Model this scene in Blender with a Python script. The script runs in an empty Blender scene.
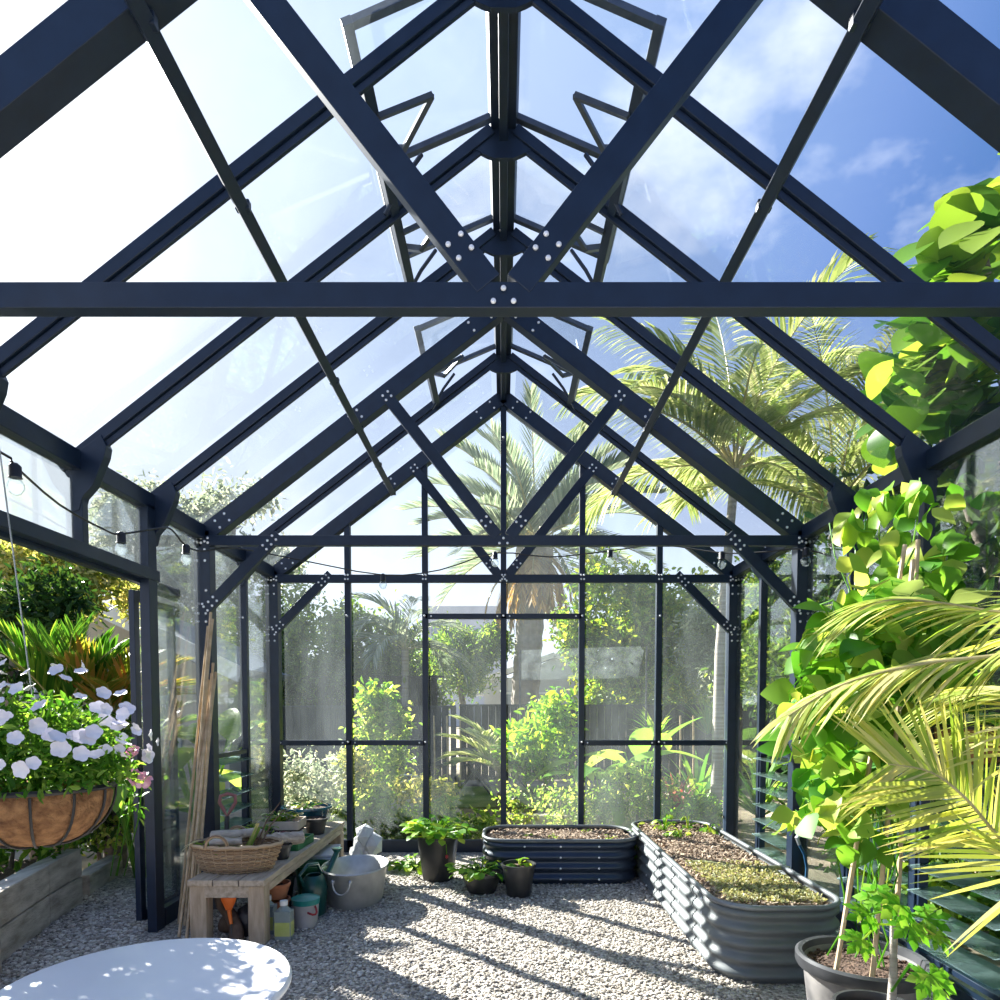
import bpy, math, random
import numpy as np
from mathutils import Vector, Matrix, Euler

C = bpy.context.scene.collection
R = random.Random(7)
PI = math.pi
V = Vector

# ------------------------------------------------------------------ camera model
F = 667.0
PX, PY = 503.5, 734.0
PITCH = math.radians(2.5)
CAMZ = 1.45
cp, sp = math.cos(PITCH), math.sin(PITCH)

def ray(px, py):
    u, v = (px - PX) / F, (PY - py) / F
    return V((u, cp + v * sp, v * cp - sp))

def at(px, py, y):
    """world point seen at (px, py) standing y metres ahead of the camera"""
    r = ray(px, py)
    t = y / r.y
    return V((r.x * t, y, CAMZ + r.z * t))

def gr(px, py, z=0.0):
    r = ray(px, py)
    t = (z - CAMZ) / r.z
    return V((r.x * t, r.y * t, z))

# ------------------------------------------------------------------ materials
def newmat(name):
    m = bpy.data.materials.new(name)
    m.use_nodes = True
    nt = m.node_tree
    nt.nodes.clear()
    return m, nt, nt.nodes, nt.links

def ramp(nodes, stops):
    r = nodes.new('ShaderNodeValToRGB')
    e = r.color_ramp.elements
    e[0].position, e[0].color = stops[0][0], (*stops[0][1], 1)
    e[1].position, e[1].color = stops[-1][0], (*stops[-1][1], 1)
    for p, c in stops[1:-1]:
        x = e.new(p)
        x.color = (*c, 1)
    return r

def surf(name, c1, c2=None, scale=8.0, rough=.6, metal=0.0, bump=0.0, bscale=None, stretch=(1, 1, 1), spec=.5, detail=5):
    m, nt, N, L = newmat(name)
    if c2 is None:
        c2 = tuple(min(1, c * 1.25 + .004) for c in c1)
    out = N.new('ShaderNodeOutputMaterial')
    b = N.new('ShaderNodeBsdfPrincipled')
    tc = N.new('ShaderNodeTexCoord')
    mp = N.new('ShaderNodeMapping')
    mp.inputs['Scale'].default_value = stretch
    n = N.new('ShaderNodeTexNoise')
    n.inputs['Scale'].default_value = scale
    n.inputs['Detail'].default_value = detail
    r = ramp(N, [(.3, c1), (.7, c2)])
    L.new(tc.outputs['Object'], mp.inputs[0])
    L.new(mp.outputs[0], n.inputs['Vector'])
    L.new(n.outputs[0], r.inputs[0])
    L.new(r.outputs[0], b.inputs['Base Color'])
    b.inputs['Roughness'].default_value = rough
    b.inputs['Metallic'].default_value = metal
    b.inputs['Specular IOR Level'].default_value = spec
    if bump:
        n2 = N.new('ShaderNodeTexNoise')
        n2.inputs['Scale'].default_value = bscale or scale * 3
        n2.inputs['Detail'].default_value = 6
        L.new(mp.outputs[0], n2.inputs['Vector'])
        bp = N.new('ShaderNodeBump')
        bp.inputs['Strength'].default_value = bump
        bp.inputs['Distance'].default_value = .02
        L.new(n2.outputs[0], bp.inputs['Height'])
        L.new(bp.outputs[0], b.inputs['Normal'])
    L.new(b.outputs[0], out.inputs[0])
    return m

def leafmat(name, c1, c2, c3=None, trans=.45, rough=.45, tgain=1.5, tb=.55):
    m, nt, N, L = newmat(name)
    out = N.new('ShaderNodeOutputMaterial')
    g = N.new('ShaderNodeNewGeometry')
    r = ramp(N, [(0, c1), (.55, c2), (1, c3 or c2)])
    L.new(g.outputs['Random Per Island'], r.inputs[0])
    b = N.new('ShaderNodeBsdfPrincipled')
    b.inputs['Roughness'].default_value = rough
    b.inputs['Specular IOR Level'].default_value = .22
    L.new(r.outputs[0], b.inputs['Base Color'])
    t = N.new('ShaderNodeBsdfTranslucent')
    mul = N.new('ShaderNodeMix')
    mul.data_type = 'RGBA'
    mul.blend_type = 'MULTIPLY'
    mul.inputs[0].default_value = 1
    mul.inputs[7].default_value = (tgain * 1.15, tgain, tgain * tb, 1)
    L.new(r.outputs[0], mul.inputs[6])
    L.new(mul.outputs[2], t.inputs[0])
    mx = N.new('ShaderNodeMixShader')
    mx.inputs[0].default_value = trans
    L.new(b.outputs[0], mx.inputs[1])
    L.new(t.outputs[0], mx.inputs[2])
    L.new(mx.outputs[0], out.inputs[0])
    return m

def glassmat(name, tint=(.93, .96, .96), dirt=.10, scale=1.6, streak=(1, 1, .3), refl=.5):
    m, nt, N, L = newmat(name)
    out = N.new('ShaderNodeOutputMaterial')
    tr = N.new('ShaderNodeBsdfTransparent')
    tr.inputs[0].default_value = (*tint, 1)
    gl = N.new('ShaderNodeBsdfGlossy')
    gl.inputs['Roughness'].default_value = .03
    lw = N.new('ShaderNodeLayerWeight')
    lw.inputs[0].default_value = .18
    mm = N.new('ShaderNodeMath'); mm.operation = 'MULTIPLY'
    mm.inputs[1].default_value = refl
    L.new(lw.outputs['Fresnel'], mm.inputs[0])
    m1 = N.new('ShaderNodeMixShader')
    L.new(mm.outputs[0], m1.inputs[0])
    L.new(tr.outputs[0], m1.inputs[1])
    L.new(gl.outputs[0], m1.inputs[2])
    # dust film lit from behind by the sun
    tl = N.new('ShaderNodeBsdfTranslucent')
    tl.inputs[0].default_value = (.78, .88, .94, 1)
    tc = N.new('ShaderNodeTexCoord')
    mp = N.new('ShaderNodeMapping')
    mp.inputs['Scale'].default_value = streak
    n = N.new('ShaderNodeTexNoise')
    n.inputs['Scale'].default_value = scale
    n.inputs['Detail'].default_value = 8
    n.inputs['Roughness'].default_value = .65
    L.new(tc.outputs['Object'], mp.inputs[0])
    L.new(mp.outputs[0], n.inputs['Vector'])
    r = ramp(N, [(.35, (dirt * .25,) * 3), (.75, (dirt * 1.6,) * 3)])
    L.new(n.outputs[0], r.inputs[0])
    m2 = N.new('ShaderNodeMixShader')
    L.new(r.outputs[0], m2.inputs[0])
    L.new(m1.outputs[0], m2.inputs[1])
    L.new(tl.outputs[0], m2.inputs[2])
    L.new(m2.outputs[0], out.inputs[0])
    return m

def gravelmat():
    m, nt, N, L = newmat('gravel_ground')
    out = N.new('ShaderNodeOutputMaterial')
    b = N.new('ShaderNodeBsdfPrincipled')
    tc = N.new('ShaderNodeTexCoord')
    vo = N.new('ShaderNodeTexVoronoi')
    vo.inputs['Scale'].default_value = 62
    L.new(tc.outputs['Object'], vo.inputs['Vector'])
    sep = N.new('ShaderNodeSeparateColor')
    L.new(vo.outputs['Color'], sep.inputs[0])
    r = ramp(N, [(0, (.19, .165, .14)), (.4, (.38, .335, .285)), (.75, (.54, .485, .425)), (1, (.70, .65, .58))])
    L.new(sep.outputs[0], r.inputs[0])
    L.new(r.outputs[0], b.inputs['Base Color'])
    b.inputs['Roughness'].default_value = .85
    bp = N.new('ShaderNodeBump')
    bp.inputs['Strength'].default_value = .9
    bp.inputs['Distance'].default_value = .02
    bp.invert = True
    L.new(vo.outputs['Distance'], bp.inputs['Height'])
    L.new(bp.outputs[0], b.inputs['Normal'])
    L.new(b.outputs[0], out.inputs[0])
    return m

def islandmat(name, stops, rough=.85, scale=None):
    m, nt, N, L = newmat(name)
    out = N.new('ShaderNodeOutputMaterial')
    b = N.new('ShaderNodeBsdfPrincipled')
    g = N.new('ShaderNodeNewGeometry')
    r = ramp(N, stops)
    L.new(g.outputs['Random Per Island'], r.inputs[0])
    L.new(r.outputs[0], b.inputs['Base Color'])
    b.inputs['Roughness'].default_value = rough
    L.new(b.outputs[0], out.inputs[0])
    return m

def wickermat():
    m, nt, N, L = newmat('wicker_weave')
    out = N.new('ShaderNodeOutputMaterial')
    b = N.new('ShaderNodeBsdfPrincipled')
    g = N.new('ShaderNodeNewGeometry')
    r = ramp(N, [(0, (.20, .12, .065)), (.5, (.36, .24, .14)), (1, (.50, .37, .24))])
    L.new(g.outputs['Random Per Island'], r.inputs[0])
    L.new(r.outputs[0], b.inputs['Base Color'])
    b.inputs['Roughness'].default_value = .6
    L.new(b.outputs[0], out.inputs[0])
    return m

M = {}
M['frame'] = surf('navy_frame_paint', (.006, .0145, .034), (.009, .021, .048), 14, .38)
M['frame_light'] = surf('vent_frame_aluminium', (.06, .075, .10), (.10, .12, .15), 14, .4, .3)
M['bolt'] = surf('bright_screw_heads', (.78, .80, .84), (.95, .96, 1.0), 30, .35, .2)
M['glass'] = glassmat('dusty_wall_glass', (.96, .98, .975), .024)
M['roofglass'] = glassmat('roof_glass', (.96, .978, .99), .012, 1.1, (1, 1, 1), .22)
M['louvre'] = glassmat('louvre_glass', (.66, .86, .80), .45, 2.5, (1, 1, 1))
M['gravel'] = gravelmat()
M['pebble'] = islandmat('pebbles', [(0, (.17, .145, .12)), (.3, (.40, .35, .295)), (.7, (.57, .51, .445)), (1, (.76, .71, .64))], .8)
M['mulch'] = surf('garden_soil', (.13, .10, .07), (.46, .38, .27), 1.6, .95, bump=.8, bscale=30)
M['lawn'] = surf('ragged_lawn', (.10, .17, .03), (.30, .33, .10), 2.2, .95, bump=.8, bscale=45)
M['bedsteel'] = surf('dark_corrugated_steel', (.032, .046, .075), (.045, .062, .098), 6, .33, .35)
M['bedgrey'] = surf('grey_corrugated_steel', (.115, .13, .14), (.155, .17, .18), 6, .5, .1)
M['rim'] = surf('rolled_bed_rim', (.16, .17, .19), (.24, .26, .28), 8, .42, .4)
M['soil'] = surf('pale_mulch', (.15, .10, .07), (.50, .38, .28), 42, .95, bump=1, bscale=60)
M['darksoil'] = surf('potting_soil', (.045, .026, .018), (.16, .10, .07), 50, .95, bump=1, bscale=70)
M['chips'] = islandmat('mulch_chips', [(0, (.12, .08, .055)), (.5, (.34, .25, .18)), (1, (.62, .50, .38))])
M['blackplastic'] = surf('black_plastic_pot', (.018, .019, .021), (.034, .035, .038), 9, .42)
M['greyplastic'] = surf('scuffed_grey_pot', (.07, .07, .075), (.34, .32, .30), 5, .5, detail=8)
M['potrim'] = surf('dark_pot_rim', (.035, .037, .042), (.06, .062, .068), 9, .4)
M['zinc'] = surf('galvanised_zinc', (.42, .42, .41), (.62, .62, .60), 9, .45, .55)
M['tabletop'] = surf('white_table_paint', (.86, .86, .87), (.92, .92, .92), 5, .35)
M['tabledark'] = surf('dark_table_iron', (.03, .03, .035), None, 8, .5)
M['benchwood'] = surf('weathered_bench_wood', (.36, .28, .20), (.60, .50, .39), 7, .8, bump=.35, bscale=40, stretch=(6, .8, 6))
M['benchleg'] = surf('bench_leg_wood', (.36, .27, .18), (.58, .46, .34), 7, .8, bump=.35, bscale=40, stretch=(6, 6, .8))
M['sleeper'] = surf('weathered_sleeper', (.30, .26, .21), (.62, .57, .50), 5, .9, bump=.5, bscale=26, stretch=(4, .7, 4))
M['bamboo'] = surf('bamboo_cane', (.46, .32, .18), (.68, .52, .34), 9, .55, stretch=(1, 1, 2))
M['wicker'] = wickermat()
M['coir'] = surf('coir_fibre', (.14, .06, .025), (.42, .22, .095), 26, 1, bump=1, bscale=55, detail=9)
M['wire'] = surf('black_wire', (.015, .015, .017), None, 9, .5)
M['chain'] = surf('galvanised_chain', (.35, .37, .40), (.55, .57, .6), 20, .4, .6)
M['bark'] = surf('grey_bark', (.12, .095, .075), (.30, .26, .22), 10, .95, bump=.7)
M['palebark'] = surf('ringed_pale_trunk', (.24, .205, .17), (.50, .45, .39), 3.2, .85, bump=.4, stretch=(.3, .3, 9))
M['palmbark'] = surf('date_palm_trunk', (.16, .13, .11), (.38, .34, .31), 3, .95, bump=.9, bscale=12)
M['fence'] = surf('slate_grey_fence', (.030, .035, .042), (.055, .06, .07), 4, .8, stretch=(5, 1, .6))
M['fencedark'] = surf('dark_timber_fence', (.012, .012, .011), (.028, .026, .024), 4, .9, stretch=(5, 1, .6))
M['wallcream'] = surf('cream_weatherboard', (.50, .46, .38), (.62, .58, .49), 3, .8)
M['white'] = surf('white_fascia', (.78, .79, .80), (.88, .89, .9), 5, .6)
M['roofgrey'] = surf('grey_roof', (.20, .22, .25), (.30, .32, .35), 5, .6)
M['bldg'] = surf('pale_far_building', (.46, .49, .54), (.56, .59, .64), 1, .8)
M['bldgwin'] = surf('far_window_glass', (.22, .26, .32), None, 2, .3)
M['terracotta'] = surf('terracotta', (.34, .115, .05), (.52, .21, .11), 8, .8)
M['blueglaze'] = surf('blue_glaze', (.008, .055, .11), (.02, .12, .20), 9, .16)
M['greenplastic'] = surf('green_plastic', (.012, .10, .035), (.02, .17, .06), 6, .35)
M['darkgreen'] = surf('dark_green_can', (.006, .05, .045), (.012, .085, .075), 6, .28)
M['jug'] = surf('translucent_jug', (.22, .27, .26), (.33, .37, .36), 8, .35)
M['juglabel'] = surf('yellow_green_label', (.42, .48, .10), (.62, .62, .24), 9, .5)
M['whiteplastic'] = surf('white_plastic', (.72, .72, .72), (.82, .82, .82), 9, .4)
M['bucket'] = surf('grey_bucket', (.36, .34, .34), (.50, .47, .46), 7, .5)
M['teal'] = surf('teal_plastic', (.01, .19, .17), (.02, .27, .24), 7, .4)
M['red'] = surf('red_plastic', (.33, .02, .03), (.45, .035, .04), 7, .4)
M['orange'] = surf('orange_plastic', (.75, .13, .01), (.88, .2, .02), 7, .4)
M['spade'] = surf('faded_red_handle', (.26, .09, .09), (.40, .17, .16), 7, .5)
M['darkmetal'] = surf('dull_steel', (.07, .07, .075), (.15, .15, .16), 12, .45, .6)
M['drift'] = surf('driftwood', (.32, .27, .22), (.62, .55, .47), 9, .9, bump=.5, stretch=(1, 5, 5))
M['darklog'] = surf('dark_firewood', (.07, .045, .03), (.20, .13, .09), 9, .95, bump=.7)
M['palecrate'] = surf('pale_crate_wood', (.46, .38, .30), (.66, .58, .50), 8, .8)
M['blackbag'] = surf('black_bag', (.02, .02, .024), (.05, .05, .06), 6, .4, bump=.8, bscale=12)
M['whitebag'] = surf('crumpled_white_bag', (.66, .68, .70), (.85, .86, .87), 6, .6, bump=.9, bscale=16)
M['bluehose'] = surf('blue_hose', (.02, .09, .20), (.04, .14, .28), 6, .4)
M['screen'] = glassmat('shade_mesh_screen', (.88, .90, .89), .035, 6, (1, 1, 1))
M['bulb'] = glassmat('clear_bulb', (.85, .88, .90), .12, 5, (1, 1, 1))
# foliage
M['vine'] = leafmat('bean_vine_leaf', (.05, .21, .02), (.17, .38, .035), (.52, .58, .14), .5, .4, 1.5, .65)
M['bigleaf'] = leafmat('big_round_leaf', (.03, .12, .02), (.13, .29, .03), (.29, .40, .07), .5, .4, 1.45)
M['frond_y'] = leafmat('yellowing_frond', (.20, .34, .05), (.46, .52, .13), (.70, .64, .34), .42, .4, 1.4)
M['rachis'] = surf('frond_midrib', (.34, .30, .11), (.50, .42, .20), 8, .5)
M['papaya'] = leafmat('papaya_leaf', (.06, .25, .02), (.14, .40, .03), (.30, .50, .08), .45, .4, 1.5)
M['petleaf'] = leafmat('petunia_leaf', (.03, .12, .012), (.09, .24, .025), (.22, .36, .07), .45)
M['petal'] = surf('white_petal', (.74, .70, .80), (.88, .87, .90), 14, .5)
M['pink'] = surf('pink_petal', (.80, .34, .46), (.90, .62, .70), 18, .5)
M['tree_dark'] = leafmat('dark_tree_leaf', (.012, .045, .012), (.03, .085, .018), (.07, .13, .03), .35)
M['tree_mid'] = leafmat('mid_tree_leaf', (.035, .10, .02), (.12, .23, .04), (.30, .40, .08), .5, .45, 1.6)
M['tree_bright'] = leafmat('bright_tree_leaf', (.06, .16, .018), (.20, .34, .035), (.46, .50, .07), .5)
M['tree_grey'] = leafmat('grey_green_leaf', (.14, .20, .13), (.28, .35, .26), (.46, .50, .40), .5, .5, 1.5, .85)
M['citrus'] = leafmat('citrus_leaf', (.06, .20, .02), (.20, .40, .03), (.45, .56, .08), .5)
M['banana'] = leafmat('banana_leaf', (.12, .30, .05), (.26, .46, .08), (.42, .56, .14), .5, .35, 1.4)
M['redleaf'] = leafmat('red_cordyline_leaf', (.09, .015, .025), (.26, .045, .05), (.42, .20, .22), .4)
M['spike'] = leafmat('spiky_leaf', (.05, .17, .025), (.14, .32, .05), (.34, .48, .12), .4)
M['datefrond'] = leafmat('date_palm_leaf', (.09, .15, .09), (.20, .27, .19), (.36, .42, .31), .4, .45, 1.5, .85)
M['dryfrond'] = leafmat('dry_frond', (.22, .14, .06), (.38, .27, .13), (.50, .38, .20), .35)
M['palmleaf'] = leafmat('feather_palm_leaf', (.14, .22, .06), (.30, .38, .13), (.52, .56, .34), .5, .4, 1.5, .85)
M['garden'] = leafmat('sunlit_garden_leaf', (.08, .19, .03), (.24, .38, .07), (.55, .60, .22), .5, .45, 1.6)
M['cycad'] = leafmat('cycad_leaf', (.03, .12, .015), (.08, .22, .025), (.24, .36, .05), .4)
M['orangefrond'] = leafmat('orange_tinged_leaf', (.10, .20, .02), (.32, .32, .05), (.60, .30, .10), .45)
M['yellowshrub'] = leafmat('pale_flowering_leaf', (.10, .17, .03), (.32, .38, .10), (.72, .66, .34), .4)
M['straw'] = leafmat('strawberry_leaf', (.05, .19, .02), (.16, .36, .03), (.40, .52, .08), .45)
M['seedling'] = leafmat('seedling_leaf', (.10, .30, .03), (.28, .48, .06), (.48, .58, .14), .4)
M['cover'] = leafmat('creeping_herb', (.16, .18, .09), (.34, .37, .20), (.60, .58, .40), .3)
M['whitefl'] = leafmat('pale_blossom', (.5, .48, .42), (.7, .68, .6), (.85, .83, .8), .3)
M['purple'] = leafmat('purple_leaf', (.06, .015, .04), (.12, .03, .06), (.2, .08, .1), .3)

# ------------------------------------------------------------------ mesh builder
class MB:
    def __init__(s):
        s.v, s.f, s.m = [], [], []
    def add(s, vs, fs, mi=0):
        o = len(s.v)
        s.v.extend([tuple(x) for x in vs])
        for f in fs:
            s.f.append(tuple(i + o for i in f))
            s.m.append(mi)
    def addnp(s, vs, fs, mi=0):
        o = len(s.v)
        s.v.extend(map(tuple, np.asarray(vs).tolist()))
        fs = (np.asarray(fs) + o).tolist()
        s.f.extend(map(tuple, fs))
        s.m.extend([mi] * len(fs))
    def box(s, c, size, mi=0, rz=0.0, rot=None):
        hx, hy, hz = size[0] / 2, size[1] / 2, size[2] / 2
        Rm = rot if rot is not None else Matrix.Rotation(rz, 3, 'Z')
        vs = [V(c) + Rm @ V((x * hx, y * hy, z * hz)) for z in (-1, 1) for x, y in ((-1, -1), (1, -1), (1, 1), (-1, 1))]
        s.add(vs, [(3, 2, 1, 0), (4, 5, 6, 7), (0, 1, 5, 4), (1, 2, 6, 5), (2, 3, 7, 6), (3, 0, 4, 7)], mi)
    def bar(s, p, q, w, h, up=(0, 0, 1), mi=0):
        p, q = V(p), V(q)
        d = q - p
        L = d.length
        d = d.normalized()
        up = V(up)
        x = d.cross(up).normalized()
        z = x.cross(d).normalized()
        Rm = Matrix((x, d, z)).transposed()
        s.box((p + q) / 2, (w, L, h), mi, rot=Rm)
    def lathe(s, prof, c=(0, 0, 0), n=24, mi=0, sx=1, sy=1, cap0=True, cap1=False):
        c = V(c)
        vs, fs = [], []
        for r, z in prof:
            for i in range(n):
                a = 2 * PI * i / n
                vs.append((c.x + r * sx * math.cos(a), c.y + r * sy * math.sin(a), c.z + z))
        for k in range(len(prof) - 1):
            for i in range(n):
                j = (i + 1) % n
                fs.append((k * n + i, k * n + j, (k + 1) * n + j, (k + 1) * n + i))
        if cap0: fs.append(tuple(reversed(range(n))))
        if cap1: fs.append(tuple((len(prof) - 1) * n + i for i in range(n)))
        s.add(vs, fs, mi)
    def tube(s, pts, r, n=6, mi=0, closed=False, flat=1.0):
        pts = [V(p) for p in pts]
        rs = r if isinstance(r, (list, tuple)) else [r] * len(pts)
        vs, fs = [], []
        prev = None
        for i, p in enumerate(pts):
            if closed:
                t = pts[(i + 1) % len(pts)] - pts[i - 1]
            else:
                t = pts[min(i + 1, len(pts) - 1)] - pts[max(i - 1, 0)]
            if t.length < 1e-9: t = V((0, 0, 1))
            t = t.normalized()
            if prev is None:
                a = V((0, 0, 1)) if abs(t.z) < .9 else V((1, 0, 0))
                x = t.cross(a).normalized()
            else:
                x = (prev - t * prev.dot(t))
                x = x.normalized() if x.length > 1e-6 else t.orthogonal().normalized()
            prev = x
            y = t.cross(x)
            for k in range(n):
                a = 2 * PI * k / n
                vs.append(p + x * (rs[i] * math.cos(a)) + y * (rs[i] * flat * math.sin(a)))
        m = len(pts)
        for i in range(m if closed else m - 1):
            i2 = (i + 1) % m
            for k in range(n):
                k2 = (k + 1) % n
                fs.append((i * n + k, i * n + k2, i2 * n + k2, i2 * n + k))
        if not closed:
            fs.append(tuple(reversed(range(n))))
            fs.append(tuple((m - 1) * n + k for k in range(n)))
        s.add(vs, fs, mi)
    def disc(s, p, axis, r, h, n=8, mi=1):
        a = V(axis).normalized()
        s.tube([V(p), V(p) + a * h * .6, V(p) + a * h], [r, r, r * .6], n, mi)
    def blob(s, c, rad, mi=0, jit=.15, rng=R, rot=None):
        t = (1 + 5 ** .5) / 2
        vs = [(-1, t, 0), (1, t, 0), (-1, -t, 0), (1, -t, 0), (0, -1, t), (0, 1, t), (0, -1, -t), (0, 1, -t), (t, 0, -1), (t, 0, 1), (-t, 0, -1), (-t, 0, 1)]
        fs = [(0, 11, 5), (0, 5, 1), (0, 1, 7), (0, 7, 10), (0, 10, 11), (1, 5, 9), (5, 11, 4), (11, 10, 2), (10, 7, 6), (7, 1, 8), (3, 9, 4), (3, 4, 2), (3, 2, 6), (3, 6, 8), (3, 8, 9), (4, 9, 5), (2, 4, 11), (6, 2, 10), (8, 6, 7), (9, 8, 1)]
        o = []
        for q in vs:
            q = V(q).normalized() * (1 + rng.uniform(-jit, jit))
            q = V((q.x * rad[0], q.y * rad[1], q.z * rad[2]))
            if rot: q = rot @ q
            o.append(V(c) + q)
        s.add(o, fs, mi)
    def leaf(s, base, d, nrm, L, W, prof, curl=.2, fold=.15, mi=0):
        """leaf blade with midrib fold; prof = half-width fractions at even stations, tip last"""
        base, d = V(base), V(d).normalized()
        nrm = V(nrm)
        side = d.cross(nrm)
        if side.length < 1e-4: side = d.orthogonal()
        side = side.normalized()
        n = side.cross(d).normalized()
        k = len(prof)
        vs, fs = [base], []
        p, ang = base.copy(), 0.0
        for i in range(k):
            ang = curl * (i + .5) / k * 2
            dd = d * math.cos(ang) - n * math.sin(ang)
            nn = n * math.cos(ang) + d * math.sin(ang)
            p = p + dd * (L / k)
            if i == k - 1:
                vs.append(p)
            else:
                w = prof[i] * W
                vs += [p + nn * (fold * w) + side * w, p, p + nn * (fold * w) - side * w]
        fs += [(0, 2, 1), (0, 3, 2)]
        for i in range(k - 2):
            a, b = 1 + 3 * i, 4 + 3 * i
            fs += [(a, a + 1, b + 1, b), (a + 1, a + 2, b + 2, b + 1)]
        a = 1 + 3 * (k - 2)
        t = len(vs) - 1
        fs += [(a, a + 1, t), (a + 1, a + 2, t)]
        s.add(vs, fs, mi)
    def strip(s, pts, ws, side, mi=0):
        vs, fs = [], []
        for p, w in zip(pts, ws):
            vs += [p - side * w, p + side * w]
        for i in range(len(pts) - 1):
            fs.append((2 * i, 2 * i + 1, 2 * i + 3, 2 * i + 2))
        s.add(vs, fs, mi)
    def build(s, name, mats, parent=None, smooth=False, bevel=0):
        o3 = V((0, 0, 0)) if parent is None else wloc(parent)
        me = bpy.data.meshes.new(name)
        vs = [(a - o3.x, b - o3.y, c - o3.z) for a, b, c in s.v]
        me.from_pydata(vs, [], s.f)
        for m in (mats if isinstance(mats, (list, tuple)) else [mats]):
            me.materials.append(M[m])
        me.polygons.foreach_set('material_index', s.m)
        if smooth:
            me.polygons.foreach_set('use_smooth', [True] * len(s.f))
        me.update()
        o = bpy.data.objects.new(name, me)
        C.objects.link(o)
        if parent is not None:
            o.parent = parent
        if bevel:
            b = o.modifiers.new('edge', 'BEVEL')
            b.width = bevel
            b.segments = 2
            b.limit_method = 'ANGLE'
        if smooth and smooth != 'all':
            try:
                me.set_sharp_from_angle(angle=math.radians(50))
            except Exception:
                pass
        return o

def wloc(o):
    l = V((0, 0, 0))
    while o is not None:
        l = l + o.location
        o = o.parent
    return l

def empty(name, loc, parent=None):
    o = bpy.data.objects.new(name, None)
    C.objects.link(o)
    if parent is not None:
        o.parent = parent
        o.location = V(loc) - wloc(parent)
    else:
        o.location = loc
    o.empty_display_size = .1
    return o

def tag(o, label=None, cat=None, group=None, kind=None):
    if label: o['label'] = label
    if cat: o['category'] = cat
    if group: o['group'] = group
    if kind: o['kind'] = kind
    return o

def thing(name, loc, label, cat, group=None, kind=None):
    return tag(empty(name, loc), label, cat, group, kind)

def struct(name, loc, label, cat):
    return tag(empty(name, loc), label, cat, None, 'structure')

def copy_tree(o, parent=None):
    c = o.copy()
    C.objects.link(c)
    if parent is not None: c.parent = parent
    for ch in list(o.children):
        copy_tree(ch, c)
    return c

# ------------------------------------------------------------------ setting: floor and ground
mb = MB(); mb.box((-.65, 2.2, -.05), (5.9, 9.6, .1))
fl = tag(mb.build('floor', 'gravel'), 'pale pea gravel floor of the glasshouse and its side path', 'floor', None, 'structure')
mb = MB()
mb.box((0, 26.9, -.07), (80, 39.6, .1)); mb.box((21.15, 2.2, -.07), (37.7, 9.8, .1)); mb.box((-21.8, 2.2, -.07), (36.4, 9.8, .1))
tag(mb.build('ground', 'mulch'), 'dry soil and leaf litter of the garden around the glasshouse', 'ground', None, 'structure')
mb = MB()
mb.box((-1.5, 10.6, -.008), (5.5, 2.4, .02)); 
tag(mb.build('lawn', 'lawn'), 'ragged lawn patch behind the glasshouse under the bistro set', 'lawn', None, 'structure')

rng = np.random.default_rng(3)
mb = MB()
def pebbles(n, x0, x1, y0, y1, s0, s1):
    t = (1 + 5 ** .5) / 2
    iv = np.array([(-1, t, 0), (1, t, 0), (-1, -t, 0), (1, -t, 0), (0, -1, t), (0, 1, t), (0, -1, -t), (0, 1, -t), (t, 0, -1), (t, 0, 1), (-t, 0, -1), (-t, 0, 1)])
    iv /= np.linalg.norm(iv[0])
    fi = np.array([(0, 11, 5), (0, 5, 1), (0, 1, 7), (0, 7, 10), (0, 10, 11), (1, 5, 9), (5, 11, 4), (11, 10, 2), (10, 7, 6), (7, 1, 8), (3, 9, 4), (3, 4, 2), (3, 2, 6), (3, 6, 8), (3, 8, 9), (4, 9, 5), (2, 4, 11), (6, 2, 10), (8, 6, 7), (9, 8, 1)])
    c = np.stack([rng.uniform(x0, x1, n), rng.uniform(y0, y1, n), rng.uniform(.000, .006, n)], 1)
    s = rng.uniform(s0, s1, (n, 1, 1)) * np.stack([rng.uniform(.8, 1.4, n), rng.uniform(.7, 1.2, n), rng.uniform(.5, .8, n)], 1)[:, None, :]
    a = rng.uniform(0, 2 * PI, n)
    jit = 1 + rng.uniform(-.18, .18, (n, 12, 1))
    v = iv[None] * jit * s
    x = v[..., 0] * np.cos(a)[:, None] - v[..., 1] * np.sin(a)[:, None]
    y = v[..., 0] * np.sin(a)[:, None] + v[..., 1] * np.cos(a)[:, None]
    v = np.stack([x, y, v[..., 2]], -1) + c[:, None, :]
    f = fi[None] + (np.arange(n) * 12)[:, None, None]
    mb.addnp(v.reshape(-1, 3), f.reshape(-1, 3))
pebbles(17000, -2.0, 1.3, 2.6, 5.6, .006, .012)
pebbles(5000, -3.2, -2.3, 3.2, 5.2, .008, .015)
tag(mb.build('gravel', 'pebble'), 'loose pale pebbles scattered over the glasshouse floor and path', 'gravel', None, 'stuff')

# ------------------------------------------------------------------ glasshouse frame
HW, EZ, RZ = 2.24, 2.70, 4.39
SL = (RZ - EZ) / HW
D1, D2, D3, BAY = 2.09, 5.05, 6.54, .742
TRUSSES = [-.88, D1, D2, D3]
RAFT = [-.138, .604, 1.346, 2.832, 3.574, 4.316, 5.795]
nrm = V((SL, 0, 1)).normalized()          # outward normal of right slope is (SL,0,1); left mirrored
def rp(x, off=0):                          # point on a rafter centre line
    s = 1 if x >= 0 else -1
    return V((x + s * nrm.x * off, 0, RZ - SL * abs(x) + nrm.z * off))
def yv(p, y): return V((p.x, y, p.z))

def bolts(mb, pts, y, r=.0105):
    for x, z in pts:
        mb.disc((x, y, z), (0, -1, 0), r, .008, 7, 1)

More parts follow.
